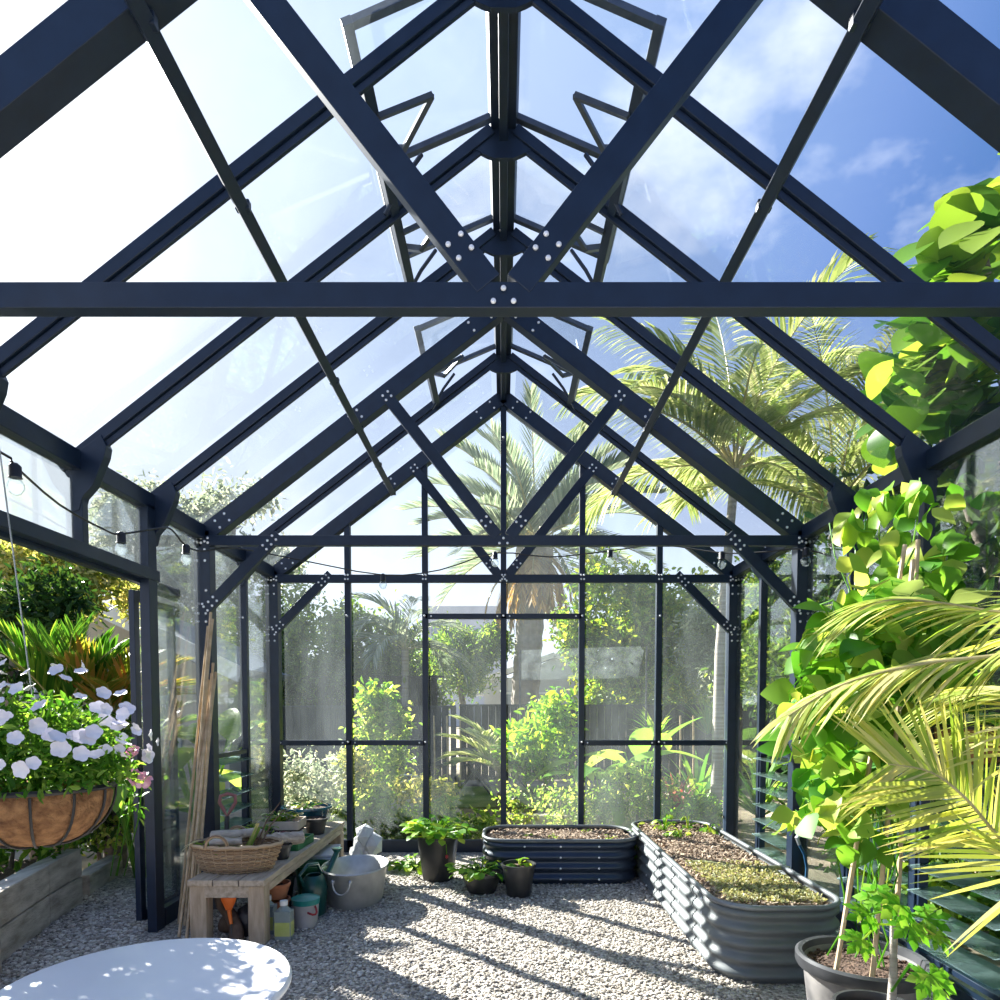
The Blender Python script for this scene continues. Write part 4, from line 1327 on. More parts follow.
# second climber up under the eave
v2 = thing('climbing_vine', (2.05, 3.6, 0), 'sparse leggy vine with drooping leaves climbing to the eave', 'climbing plant')
ml, mst = MB(), MB()
g = random.Random(23)
for (px, py, d, sprd, cnt, ll) in [(850, 525, 3.5, 26, 14, .20), (955, 550, 3.1, 30, 16, .22), (905, 560, 3.2, 30, 10, .18), (945, 495, 3.2, 28, 9, .18), (885, 470, 3.5, 20, 8, .16), (925, 455, 3.4, 30, 8, .15), (905, 520, 3.3, 50, 14, .16), (985, 500, 3.0, 20, 6, .16), (870, 570, 3.3, 30, 8, .15)]:
    for i in range(cnt):
        p = at(px + g.gauss(0, sprd * .5), py + g.gauss(0, sprd * .5), d + g.gauss(0, .1))
        if p.x > 2.02: p.x = 2.02 - g.random() * .15
        p.z = min(p.z, EZ - .12 - g.random() * .1)
        dd = V((g.uniform(-1, .5), g.uniform(-.8, .4), g.uniform(-1.2, -.1)))
        nn = V((g.uniform(-1, .4), g.uniform(-1, .4), g.uniform(.0, 1)))
        ml.leaf(p, dd, nn, ll * g.uniform(.5, 1.1), ll * .26 * g.uniform(.7, 1.1), HEART, g.uniform(.1, .9), .25)
for i in range(9):
    a = V((2.0 + g.uniform(-.04, .04), 3.55 + g.uniform(-.2, .2), 0)); tp = V((2.03, 3.3 + .09 * i, 2.55)); P = [a]
    for k in range(1, 13): P.append(a.lerp(tp, k / 12) + V((-.06 * abs(math.sin(k * .8 + i)), .07 * math.cos(k * .9 + i), 0)))
    mst.tube(P, .004, 5)
ml.build('leaves', 'vine', v2, smooth='all'); mst.build('stem', 'vine', v2)

# papaya in the front pot
pp_ = V((1.37, 2.40, 0)); pot('nursery_pot', pp_, .11, .14, .345, 'black nursery pot in front of the big grey pot', 'pot', 'blackplastic')
t = thing('papaya_seedling', pp_ + V((0, 0, .3)), 'young papaya with lobed leaves in the front black pot', 'plant')
mb = MB(); top = at(893, 925, 2.42)
sb = V((top.x - .012, pp_.y, .30)); mb.tube([sb, sb.lerp(top, .5) + V((.006, 0, 0)), top], [.017, .014, .010], 8); mb.build('stem', 'palebark', t, smooth=True)
ml = MB(); ms = MB()
def lobed(ml, c, nrmv, size, g, dirv):
    n = V(nrmv).normalized(); d = V(dirv); d = (d - n * d.dot(n)).normalized(); s = d.cross(n)
    for k, a in enumerate((-2.3, -1.55, -.8, 0, .8, 1.55, 2.3)):
        dd = d * math.cos(a) + s * math.sin(a)
        L = size * (.55, .75, .92, 1, .92, .75, .55)[k]
        ml.leaf(V(c) - n * .0 , dd, n, L, L * .19, [.35, .55, .95, .6, .95, .5, 0], .25, .12)
        for q in (-1, 1):
            e = dd * .75 + dd.cross(n) * q * .65
            ml.leaf(V(c) + dd * L * .42, e, n, L * .42, L * .09, LANCE, .2, .1)
g = random.Random(2)
for (px, py, d, sz) in [(868, 915, 2.38, .10), (900, 905, 2.35, .12), (925, 918, 2.45, .10), (880, 900, 2.5, .11), (935, 935, 2.4, .09), (862, 940, 2.32, .09), (910, 925, 2.3, .10)]:
    p = at(px, py, d); ms.tube([top, top.lerp(p, .5) + V((0, 0, .03)), p], .004, 5)
    lobed(ml, p, (g.uniform(-.4, .4), -.6, .8), sz, g, (p - top) + V((0, 0, -.05)))
p = at(930, 975, 2.15); ms.tube([sb + V((0, 0, .1)), sb.lerp(p, .5) + V((0, 0, .12)), p], .005, 5); lobed(ml, p, (.0, -.75, .65), .11, g, (0.1, 0, -1))
ml.build('leaves', 'papaya', t, smooth='all'); ms.build('leaf_stalk', 'vine', t)

# palm fronds from the potted palm just beside the camera
pc = V((1.86, 1.92, 1.33))
pot('palm_pot', V((1.86, 1.92, 0)), .16, .21, .38, 'dark pot of the yellowing palm beyond the picture edge', 'pot')
t = thing('potted_palm', V((1.86, 1.92, .33)), 'yellowing feather palm arching in beside the vines', 'palm')
mb = MB(); mb.tube([(1.86, 1.92, .33), (1.87, 1.92, .8), pc], [.05, .045, .04], 10); mb.build('trunk', 'bark', t, smooth=True)
def frond_path(parent, ctrl, n, ll, lw, mats, seed, ang=(60, 60), vee=0.0, hang=.2, rr=.010, start=.12, face=(0, -.5, 1)):
    """feather frond along control points; ang = leaflet angle on each side"""
    g = random.Random(seed); c = [V(p) for p in ctrl]; pts = []
    for i in range(len(c) - 1):
        p0, p1, p2, p3 = c[max(i - 1, 0)], c[i], c[i + 1], c[min(i + 2, len(c) - 1)]
        for k in range(6):
            t = k / 6
            pts.append(.5 * ((2 * p1) + (p2 - p0) * t + (2 * p0 - 5 * p1 + 4 * p2 - p3) * t * t + (3 * p1 - p0 - 3 * p2 + p3) * t ** 3))
    pts.append(c[-1]); K = len(pts) - 1
    mb = MB(); mb.tube(pts, [rr * (1 - .8 * i / K) for i in range(K + 1)], 6, 1)
    fc = V(face)
    for i in range(n):
        u = start + (1 - start) * (i + .5) / n
        fi = u * K; k = min(int(fi), K - 1); pp = pts[k].lerp(pts[k + 1], fi - k)
        t = (pts[min(k + 2, K)] - pts[max(k - 1, 0)]).normalized()
        sd_ = t.cross(fc).normalized(); up = sd_.cross(t)
        l = ll * (.45 + .55 * math.sin(PI * (.12 + .80 * u)) ** .7)
        for q, s_ in enumerate((-1, 1)):
            a_ = math.radians(ang[q] * (1 - .4 * u) + g.uniform(-6, 6))
            d = (sd_ * s_ * math.sin(a_) + t * math.cos(a_) + up * (vee + g.uniform(-.08, .08))).normalized()
            x, dd, P, W = pp.copy(), d.copy(), [], []
            lj = l * g.uniform(.85, 1.1)
            for j in range(5):
                P.append(x.copy()); W.append(lw / 2 * (.5, 1, .9, .6, .05)[j]); x = x + dd * (lj / 4); dd = (dd + V((0, 0, -hang * .4))).normalized()
            wdv = d.cross(up).normalized(); wdv = (wdv + up * g.uniform(-.5, .5)).normalized()
            mb.strip(P, W, wdv)
    return mb.build('frond', mats, parent)
FR = ['frond_y', 'rachis']
frond_path(t, [pc, at(1060, 640, 1.95), at(1000, 655, 2.05), at(935, 662, 2.1), at(875, 674, 2.15), at(830, 690, 2.2), at(788, 716, 2.22)], 58, .27, .014, FR, 1, (38, 34), -.15, .5)
frond_path(t, [pc, at(1060, 610, 2.1), at(1000, 612, 2.2), at(940, 603, 2.3), at(890, 600, 2.35), at(855, 612, 2.4)], 36, .30, .016, FR, 2, (40, 25), -.1, .45)
frond_path(t, [pc + V((0, 0, -.04)), at(1050, 880, 1.9), at(1000, 838, 1.98), at(965, 798, 2.0), at(930, 772, 2.05), at(888, 764, 2.1)], 60, .34, .0135, FR, 3, (78, 62), .02, .06, face=(.1, -1, .25))
frond_path(t, [pc + V((0, 0, -.03)), at(1070, 730, 1.95), at(1040, 700, 2.1), at(1000, 690, 2.2), at(960, 690, 2.3)], 36, .34, .014, FR, 4, (70, 30), -.1, .5)
frond_path(t, [pc, at(1070, 640, 2.1), at(1020, 640, 2.3), at(960, 650, 2.5), at(905, 668, 2.6), at(870, 690, 2.65)], 36, .26, .016, FR, 5, (45, 35), -.05, .3)
frond_path(t, [pc, at(1090, 780, 2.0), at(1050, 760, 2.0), at(1010, 740, 2.1), at(975, 735, 2.2)], 32, .33, .013, FR, 6, (75, 60), 0, .5)

# hose on the far post
h0 = at(797, 838, 4.94)
t = thing('hose_tap', h0, 'blue hose with a metal connector hanging on the post by the long bed', 'hose')
mb = MB(); mb.tube([h0 + V((.05, .0, .06)), h0, h0 + V((.015, -.01, -.05))], [.018, .016, .014], 8); mb.build('connector', 'chain', t)
mb = MB(); mb.tube([h0 + V((.015, -.01, -.05)), h0 + V((.05, -.02, -.12)), h0 + V((.07, -.02, -.22)), h0 + V((.05, -.03, -.5)), (h0.x + .06, h0.y - .03, .012)], .011, 8); mb.build('hose', 'bluehose', t)

# ------------------------------------------------------------------ outside, doorway side
# sleeper bed: stacked weathered timbers
slx = [((-2.78, 3.55), (-2.98, 4.32)), ((-2.985, 4.33), (-3.08, 4.82))]
k = 0
for (a, b), nm in zip(slx, ('long', 'short')):
    for lev in (0, 1):
        mb = MB()
        mb.bar((a[0] - .06, a[1], .10 + .205 * lev), (b[0] - .06, b[1], .10 + .205 * lev), .12, .198)
        tag(mb.build('timber_sleeper', 'sleeper', None, bevel=.008), '%s weathered timber sleeper in the %s course of the doorway garden bed' % (nm, 'upper' if lev else 'lower'), 'timber sleeper', 'sleepers of the garden bed')
mb = MB(); mb.bar((-3.2, 5.0, .08), (-3.35, 5.7, .08), .12, .16); tag(mb.build('timber_sleeper', 'sleeper', None, bevel=.008), 'low single timber sleeper beyond the stacked bed', 'timber sleeper')
mb = MB(); mb.bar((-2.6, 2.6, .20), (-2.77, 3.54, .20), .12, .40); tag(mb.build('timber_sleeper', 'sleeper', None, bevel=.008), 'thick sleeper stack end nearest the camera outside the doorway', 'timber sleeper')
mb = MB(); mb.box((-3.78, 3.65, .17), (1.30, 2.2, .34)); tag(mb.build('bed_soil', 'darksoil'), 'dark soil filling the timber bed outside the doorway', 'soil', None, 'stuff')
def P_(px, py, d): return tuple(at(px, py, d))
def shrub(name, px, py, d, rw, rh, rd, n, L, W, mat, label, seed, cat='shrub', ground=0.0, fl=None, clump=.3, k=30, dyn=True):
    """rounded shrub whose crown is centred at (px,py) at depth d"""
    c = at(px, py, d)
    return tree(name, (c.x, c.y, ground), label, cat, [(tuple(c), (rw, rd, rh))], n, L, W, mat, seed, fl=fl, clump=clump, k=k)
# low plants in the timber bed
shrub('bedding_plant', 12, 832, 4.5, .32, .16, .5, 1500, .09, .035, 'petleaf', 'dark grassy bedding plants along the top of the timber bed', 101, 'plant', .34)
shrub('bedding_plant', 100, 800, 5.8, .40, .40, .4, 2600, .07, .035, 'garden', 'bushy green plant behind the timber bed corner', 102, 'plant', 0, ('whitefl', 120, .03))
shrub('bedding_plant', 112, 745, 6.0, .34, .46, .35, 2200, .06, .032, 'citrus', 'light leafy shrub with pale flowers behind the petunias', 103, 'shrub', .0, ('whitefl', 200, .035))
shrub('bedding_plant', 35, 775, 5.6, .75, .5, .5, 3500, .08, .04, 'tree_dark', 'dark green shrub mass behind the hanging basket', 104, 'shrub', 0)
# pink flower heads
for i, (px, py, r, lab) in enumerate(((126, 757, .045, 'pink rounded flower head beside the door post, higher bloom'), (134, 750, .03, 'small pink bud just above the higher bloom'), (143, 780, .05, 'pink ruffled flower head lowest by the door post'), (133, 777, .048, 'pink ruffled bloom touching the lowest one'))):
    c = at(px, py, 3.7)
    t = thing('pink_flower', (c.x, c.y, .0), lab, 'flower')
    mb = MB(); g = random.Random(i)
    for q in range(26):
        d = rdir(g); mb.leaf(c + d * r * .3, d, rdir(g), r * .8, r * .35, OVAL, .4, .2)
    mb.build('bloom', 'pink', t)
    mb = MB(); mb.tube([(c.x - .55, c.y + .75, .30), (c.x - .2, c.y + .3, c.z * .72), c], .004, 5)
    for q in range(14):
        f_ = g.uniform(.0, .9); mb.leaf(c.lerp(V((c.x - .2, c.y + .3, c.z * .72)), f_), rdir(g), V((0, 0, 1)), .06, .016, OVAL, .3, .2)
    mb.build('stem', 'petleaf', t)
# cycad and orange-tinged palm
def crownfronds(name, loc, label, n, L, ll, lw, mats, seed, el=(15, 75), droop=.8, trunk=.2, bark='bark', ang=50, hang=.2, vee=.25, azr=(0, 360), nl=34, cat='palm', rr=.012, tr=.08):
    t = thing(name, (loc[0], loc[1], 0), label, cat)
    g = random.Random(seed)
    z = loc[2]
    mb = MB(); mb.tube([(loc[0], loc[1], 0), (loc[0], loc[1], z * .5), (loc[0], loc[1], z)], [tr * 1.2, tr, tr * .9], 12); mb.build('trunk', bark, t, smooth=True)
    for i in range(n):
        az = math.radians(azr[0] + (azr[1] - azr[0]) * (i + g.uniform(-.3, .3)) / n); e = math.radians(el[0] + (el[1] - el[0]) * ((i * .618) % 1))
        frond(t, (loc[0], loc[1], z), az, e, L * g.uniform(.85, 1.1), droop * g.uniform(.8, 1.2), nl, ll, lw, mats, seed=seed * 100 + i, ang=ang, hang=hang, vee=vee, rr=rr)
    return t
c = at(62, 715, 5.8)
crownfronds('cycad', (c.x, c.y, c.z), 'upright green cycad palm behind the flower basket', 14, .85, .30, .024, ['cycad', 'rachis'], 31, (50, 85), .5, ang=38, hang=.12)
c = at(112, 715, 5.9)
crownfronds('dwarf_palm', (c.x, c.y, c.z), 'orange-tinged dwarf palm next to the door post', 12, .75, .34, .03, ['orangefrond', 'rachis'], 32, (30, 75), .7, ang=42, hang=.2)
c = at(165, 735, 6.0)
crownfronds('fan_palm', (c.x - .1, c.y, c.z), 'pale spiky palm seen through the sliding door glass', 9, .5, .24, .016, ['spike', 'rachis'], 33, (0, 50), .6, ang=45, hang=.15)
# big leaf plant behind the bench louvres
def paddles(name, loc, label, n, L, W, h, mat, seed, lean=.35, cat='plant', flop=.5, xb=None):
    # xb: leaves stay on the outer side of this wall line
    t = thing(name, loc, label, cat)
    g = random.Random(seed); ml, ms = MB(), MB(); b = V(loc)
    for i in range(n):
        a = 2 * PI * (i + g.uniform(-.3, .3)) / n
        hh = h * g.uniform(.6, 1); hd = V((math.cos(a), math.sin(a), 0))
        tip = b + hd * hh * lean + V((0, 0, hh))
        ms.tube([b + hd * .03, b.lerp(tip, .6) + V((0, 0, hh * .08)), tip], [.02, .014, .009], 6)
        d = hd * g.uniform(.5, 1.1) + V((0, 0, g.uniform(-.2, .9)))
        if xb is not None and tip.x + d.x * L > xb: d.x = -abs(d.x) * .5 + (xb - tip.x - .1) * .3
        ml.leaf(tip, d, V((-hd.x * .6, -hd.y * .6, 1)) + rdir(g) * .4, L * g.uniform(.7, 1.1), W / 2 * g.uniform(.8, 1.1), [.45, .8, 1, 1, .95, .8, .55, 0], flop * g.uniform(.4, 1.3), .22)
    ml.build('leaves', mat, t, smooth='all'); ms.build('stem', mat, t)
    return t
c = at(238, 760, 6.6)
paddles('ginger_plant', (-3.15, 6.9, 0), 'broad-leafed yellow-green ginger outside the bench louvres', 13, .75, .26, 1.15, 'banana', 41, .3, xb=-2.45)
paddles('ginger_plant', (-3.05, 5.55, 0), 'smaller broad-leafed ginger outside beside the bamboo canes', 9, .6, .2, .95, 'banana', 42, .3, xb=-2.45)
# house beyond the doorway
t = thing('house', (-7.5, 12.7, 0), 'cream weatherboard house with white fascia beyond the doorway trees', 'house')
mb = MB(); mb.box((-8.4, 12.9, .95), (7.4, 3.0, 1.9)); mb.build('wall', 'wallcream', t)
ha, hb = V((-8.9, 12.7, 4.15)), V((-4.30, 12.7, 1.98))
mb = MB(); poly_plate(mb, [(-12.1, 1.9), (-4.75, 1.9), (-8.9, 3.95)], 11.42, 14.3); mb.build('gable', 'wallcream', t)
for q in (hb, V((-13.5, 12.7, 1.98))):
    mb = MB(); mb.bar(ha, q, 3.4, .12, up=(0, 0, 1)); mb.build('roof', 'roofgrey', t)
    mb = MB(); mb.bar(ha + V((0, -1.73, -.04)), q + V((0, -1.73, -.04)), .05, .26); mb.build('fascia', 'white', t)
for x in (-7.6, -5.9):
    mb = MB(); mb.box((x, 11.38, 1.2), (.8, .06, 1.1)); w_ = mb.build('window_frame', 'white', t)
    mb = MB(); mb.box((x, 11.34, 1.2), (.68, .03, 1.0)); mb.build('pane', 'bldgwin', w_)

# ------------------------------------------------------------------ outside: trees on the sunny side
def bl(px, py, d, rx, rz, ry=None): return (P_(px, py, d), (rx, ry or rx, rz))
tree('gum_tree', (-7.0, 16.8, 0), 'tall hazy grey-green gum tree above the sliding door', 'tree', [bl(190, 540, 16.5, 1.5, 1.3), bl(225, 505, 16.5, 1.1, .9), bl(160, 515, 16.5, .9, .8), bl(240, 590, 16.5, 1.5, 1.1), bl(180, 600, 16.5, 1.4, 1.1), bl(150, 560, 16.5, 1.0, 1.0)], 15000, .18, .075, 'tree_grey', 201, [[(V((-7.0, 16.8, 0)), .25), (V((-7.1, 16.8, 2.8)), .2), (at(195, 560, 16.7), .09)], [(V((-7.1, 16.8, 2.8)), .12), (at(235, 520, 16.7), .05)]])
tree('gum_tree', (-9.0, 16, 0), 'slender hazy gum tree seen through the roof over the doorway', 'tree', [bl(125, 530, 15.6, .6, .65), bl(115, 570, 15.6, .65, .65), bl(140, 605, 15.6, .8, .7)], 5500, .17, .07, 'tree_grey', 202, [[(V((-9.0, 16, 0)), .14), (at(125, 560, 15.7), .05)]])
tree('flowering_tree', (-6.1, 9.0, 0), 'pale flowering tree beyond the open doorway', 'tree', [bl(60, 595, 9.2, 1.0, .38), bl(15, 570, 9.0, .65, .42), bl(110, 588, 9.4, .6, .28), bl(35, 562, 9.2, .5, .26)], 6500, .11, .05, 'yellowshrub', 203, [[(V((-6.1, 9.0, 0)), .09), (at(60, 610, 9.0), .04)]], clump=.2)
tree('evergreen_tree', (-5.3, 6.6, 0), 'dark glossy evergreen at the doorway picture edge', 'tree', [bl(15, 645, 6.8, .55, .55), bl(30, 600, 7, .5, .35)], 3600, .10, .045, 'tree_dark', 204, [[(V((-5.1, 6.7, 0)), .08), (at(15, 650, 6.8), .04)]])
# hedge behind the end fence, left half
tree('hedge_tree', (-4.4, 14.6, 0), 'tall dark hedge tree behind the fence above the potting bench', 'tree', [bl(305, 650, 14.5, .9, 1.2), bl(300, 700, 14.3, 1.0, .9)], 13000, .13, .06, 'tree_mid', 211, [[(V((-4.4, 14.6, 0)), .14), (at(305, 640, 14.5), .05)]])
tree('hedge_tree', (-2.6, 14.9, 0), 'rounded dark hedge tree behind the fence above the washtub', 'tree', [bl(370, 655, 14.8, 1.1, 1.0), bl(395, 690, 14.6, .9, .8), bl(345, 690, 14.5, .8, .8)], 15000, .13, .06, 'tree_mid', 212, [[(V((-2.6, 14.9, 0)), .14), (at(370, 650, 14.8), .05)]])
tree('hedge_tree', (-5.9, 15.9, 0), 'bushy hedge tree behind the corner post beyond the bench', 'tree', [bl(255, 655, 16, 1.2, 1.5), bl(228, 680, 16, 1.0, 1.1)], 12000, .13, .06, 'tree_mid', 213, [[(V((-5.9, 15.9, 0)), .14), (at(255, 650, 16), .05)]])
c = at(405, 640, 13.6)
crownfronds('feather_palm', (c.x, c.y, c.z - .2), 'drooping pale feather palm in front of the hedge', 14, 1.6, .6, .035, ['datefrond', 'rachis'], 51, (10, 85), 1.5, bark='palebark', ang=45, hang=.5, nl=28)
tree('hedge_tree', (-.7, 16.5, 0), 'low hedge below the tall pale building', 'tree', [bl(450, 665, 16.5, 1.1, .6), bl(480, 650, 16.8, .8, .5)], 8400, .14, .06, 'tree_mid', 214, [[(V((-.7, 16.5, 0)), .12), (at(455, 665, 16.5), .05)]])
tree('round_tree', (2.9, 14.2, 0), 'round bright green tree behind the end wall near the slim trunk', 'tree', [bl(620, 610, 14, 1.2, .9), bl(655, 640, 14.2, 1.0, 1.0), bl(600, 650, 13.8, .8, .8), bl(640, 690, 14, 1.2, .8), bl(680, 610, 14.6, .8, .8)], 20000, .14, .075, 'tree_bright', 215, [[(V((2.9, 14.2, 0)), .16), (at(635, 650, 14.2), .06)]], k=70)
tree('hedge_tree', (5.0, 17.5, 0), 'broad hedge tree far behind the dark fence by the slim trunk', 'tree', [bl(690, 680, 17, 1.3, 1.0), bl(730, 660, 17.5, 1.3, 1.2), bl(660, 690, 17, 1.0, .8)], 9000, .16, .07, 'tree_mid', 218, [[(V((5.0, 17.5, 0)), .14), (at(700, 670, 17.2), .05)]])
tree('olive_tree', (4.2, 12, 0), 'soft grey-green olive tree beside the slim pale trunk', 'tree', [bl(715, 660, 12, .75, .8), bl(745, 640, 12.2, .9, .9), bl(775, 670, 12, .8, .8), bl(700, 640, 12.4, .5, .8), bl(720, 610, 12.6, .6, .6)], 14000, .12, .04, 'tree_grey', 216, [[(V((4.2, 12, 0)), .12), (at(740, 660, 12), .05)]])
tree('leafy_shrub', (4.6, 9.0, 0), 'leafy shrub outside beyond the corner by the far louvres', 'shrub', [bl(800, 660, 9, .8, .8), bl(780, 600, 9.2, .6, .6)], 7000, .11, .05, 'tree_mid', 217)

# tall date palm
c = at(535, 545, 17)
t = thing('date_palm', (c.x, c.y, 0), 'tall date palm with thick trunk behind the end gable', 'palm')
mb = MB()
P, rs = [], []
for k in range(25):
    P.append(V((c.x - .35 + .35 * (k / 24), c.y, c.z * k / 24))); rs.append(.34 + .03 * (k % 2) + (.12 if k > 21 else 0) + .1 * max(0, 4 - k) / 4)
mb.tube(P, rs, 14); mb.build('trunk', 'palmbark', t)
g = random.Random(5)
for i in range(46):
    az = 2 * PI * i * .382 + g.uniform(-.2, .2); e = math.radians(80 - 95 * i / 46 + g.uniform(-8, 8))
    frond(t, (c.x + .1 * math.cos(az), c.y + .1 * math.sin(az), c.z + .1), az, e, 3.2 * g.uniform(.85, 1.1), .85, 46, .66, .055, ['datefrond', 'rachis'], seed=500 + i, ang=42, vee=.35, hang=.1, rr=.03)
for i in range(22):
    az = 2 * PI * i / 22 + g.uniform(-.1, .1)
    frond(t, (c.x, c.y, c.z - .1), az, math.radians(-20 - g.uniform(0, 30)), 2.1 * g.uniform(.7, 1.1), 1.0, 26, .45, .045, ['dryfrond', 'rachis'], seed=600 + i, ang=40, vee=.1, hang=.4, rr=.025)
# slim feather palm by the corner post
c = at(735, 470, 8.0)
t = thing('feather_palm', at(716, 830, 7.6).xy.to_3d(), 'slim pale-trunked palm outside the corner post, fronds over the roof', 'palm')
a = V((at(716, 800, 7.6).x, 7.6, 0))
mb = MB(); mb.tube([a, V((at(720, 650, 7.7).x, 7.7, at(720, 650, 7.7).z)), c], [.07, .058, .05], 12); mb.build('trunk', 'palebark', t, smooth=True)
g = random.Random(12)
for i, (az, e, L, dr) in enumerate(((95, 84, 2.4, .5), (-60, 70, 2.3, 1.0), (25, 66, 2.9, 1.15), (165, 60, 2.4, 1.4), (200, 40, 2.3, 1.5), (10, 45, 2.5, 1.3), (60, 70, 2.6, .9), (130, 72, 2.5, 1.1), (-20, 52, 2.5, 1.4), (-100, 55, 2.0, 1.6), (180, 72, 2.3, 1.0), (-150, 50, 2.1, 1.6), (90, 40, 2.3, 1.5), (40, 25, 2.3, 1.3), (150, 20, 2.1, 1.3))):
    frond(t, c, math.radians(az), math.radians(e), L, dr, 62, .74, .032, ['palmleaf', 'rachis'], seed=700 + i, ang=58, vee=.05, hang=.55, rr=.02)
# second feather palm further along the vine side
c2 = V((4.3, 8.8, 4.0))
t = thing('feather_palm', (4.3, 8.8, 0), 'second feather palm rising behind the vine side eave', 'palm')
mb = MB(); mb.tube([(4.3, 8.8, 0), (4.32, 8.8, 2), c2], [.09, .07, .06], 12); mb.build('trunk', 'palebark', t, smooth=True)
for i in range(13):
    frond(t, c2, 2 * PI * i / 13 + .2, math.radians(30 + 50 * ((i * .618) % 1)), 2.6, 1.25, 52, .7, .035, ['palmleaf', 'rachis'], seed=800 + i, ang=56, vee=.05, hang=.5, rr=.02)

# big round-leafed tree leaning over the vine-side roof
t = thing('sea_grape_tree', (3.3, 4.3, 0), 'large round-leafed tree leaning over the roof above the vines', 'tree')
ml, ms = MB(), MB(); g = random.Random(77)
for (px, py, d, sprd, cnt) in [(985, 230, 3.9, 30, 26), (955, 275, 3.9, 26, 22), (940, 350, 4.1, 34, 28), (915, 385, 4.2, 30, 22), (960, 400, 4.2, 40, 30), (900, 430, 4.5, 26, 14), (990, 330, 4.0, 40, 30), (1010, 200, 4.0, 30, 18), (990, 440, 4.3, 40, 24), (1040, 300, 4.2, 60, 40)]:
    for i in range(int(cnt * 1.9)):
        p = at(px + g.gauss(0, sprd * .55), py + g.gauss(0, sprd * .5), d + g.gauss(0, .2))
        lim = RZ - SL * abs(p.x) + .22
        if p.z < lim and abs(p.x) < 2.45: p.z = lim + g.random() * .2
        dd = V((g.uniform(-1, .3), g.uniform(-.8, .6), g.uniform(-.7, .5)))
        ml.leaf(p, dd, V((g.uniform(-.7, .4), g.uniform(-.9, .2), 1)), .23 * g.uniform(.6, 1.2), .115 * g.uniform(.75, 1.15), ROUND, g.uniform(0, .5), .12)
base = V((3.3, 4.3, 0))
for q in ((985, 260, 4.0), (930, 400, 4.3), (990, 400, 4.2), (1030, 250, 4.1)):
    e = at(*q); e.x = max(e.x, 2.6); ms.tube([base, base.lerp(e, .5) + V((.3, 0, .2)), e], [.09, .06, .02], 8)
ml.build('foliage', 'bigleaf', t, smooth='all'); ms.build('trunk', 'bark', t, smooth=True)
# dark trees crowding the vine side
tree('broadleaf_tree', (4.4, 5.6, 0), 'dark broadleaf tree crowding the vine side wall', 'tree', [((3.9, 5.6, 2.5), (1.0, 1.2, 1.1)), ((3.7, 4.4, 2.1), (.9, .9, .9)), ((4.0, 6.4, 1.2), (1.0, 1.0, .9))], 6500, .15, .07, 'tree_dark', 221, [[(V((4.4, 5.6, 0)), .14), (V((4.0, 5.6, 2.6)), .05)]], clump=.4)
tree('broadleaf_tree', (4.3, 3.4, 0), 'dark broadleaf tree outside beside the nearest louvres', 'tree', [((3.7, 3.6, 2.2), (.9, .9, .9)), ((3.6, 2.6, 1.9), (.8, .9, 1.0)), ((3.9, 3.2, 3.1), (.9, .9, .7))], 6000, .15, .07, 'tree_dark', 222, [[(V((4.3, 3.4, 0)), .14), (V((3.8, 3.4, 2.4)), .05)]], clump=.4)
tree('broadleaf_tree', (5.0, 7.6, 0), 'mid green tree beyond the far louvres under the feather palms', 'tree', [((4.6, 7.8, 2.6), (1.1, 1.1, 1.1)), ((4.2, 8.6, 1.6), (1.0, .9, .9)), ((5.4, 8.4, 3.4), (1.2, 1.0, .9))], 6500, .12, .055, 'tree_mid', 223, [[(V((5.0, 7.6, 0)), .14), (V((4.7, 7.7, 2.6)), .05)]], clump=.4)
spiky('agave', (2.9, 3.3, 0), 'small striped spiky plant outside the nearest louvres', 'plant', 20, .5, .05, 'spike', 91)
tree('bedding_plant', (2.95, 4.3, 0), 'leafy shrub outside low between the louvres and the dark trees', 'shrub', [((2.95, 4.3, .35), (.3, .5, .3)), ((3.1, 3.6, .3), (.35, .4, .25))], 1800, .10, .05, 'tree_mid', 106)
tree('bedding_plant', (3.0, 2.6, 0), 'dark ground plants outside the nearest louvres', 'plant', [((3.0, 2.6, .2), (.35, .5, .18))], 900, .10, .045, 'tree_dark', 107)
shrub('bedding_plant', 890, 870, 4.9, .4, .35, .4, 1500, .09, .045, 'garden', 'low green shrub outside the louvres behind the stakes', 105, 'shrub', 0)

# ------------------------------------------------------------------ garden behind the end wall
def fence(name, x0, x1, y, h, mat, label, gap=.14):
    t = thing(name, ((x0 + x1) / 2, y, 0), label, 'fence')
    mb = MB(); n = int((x1 - x0) / gap)
    for i in range(n): mb.box((x0 + gap * (i + .5), y, h / 2), (gap - .008, .025, h))
    mb.build('boards', mat, t)
    mb = MB(); mb.box(((x0 + x1) / 2, y - .01, h + .02), (x1 - x0, .09, .04)); mb.build('capping', mat, t)
    k = x0 + .9
    while k < x1:
        mb = MB(); mb.box((k, y + .07, h / 2), (.1, .1, h)); mb.build('fence_post', mat, t); k += 2.4
fence('fence', -4.25, -.9, 12.6, 1.40, 'fence', 'slate grey paling fence behind the potting bench side')
fence('fence', -.85, 8.5, 12.9, 1.42, 'fencedark', 'dark timber fence behind the banana leaves')
fence('fence', -4.0, -1.2, 13.6, 2.0, 'fencedark', 'taller dark fence panel rising behind the grey paling')
sgx = [(434, 'nearest the strawberry pot mullion'), (447, 'second along before the small palm'), (460, 'just before the bistro table'), (680, 'on the banana side of the red leaves'), (693, 'behind the red leaves')]
for px, lab in sgx:
    q = at(px, 745, 10.6)
    mb = MB(); mb.tube([(q.x, 10.6, 0), (q.x + .01, 10.6, .65), (q.x, 10.6, 1.28)], .014, 6)
    tag(mb.build('garden_stake', 'bamboo'), 'thin pale garden stake before the fence, ' + lab, 'stake', 'garden stakes before the fence')
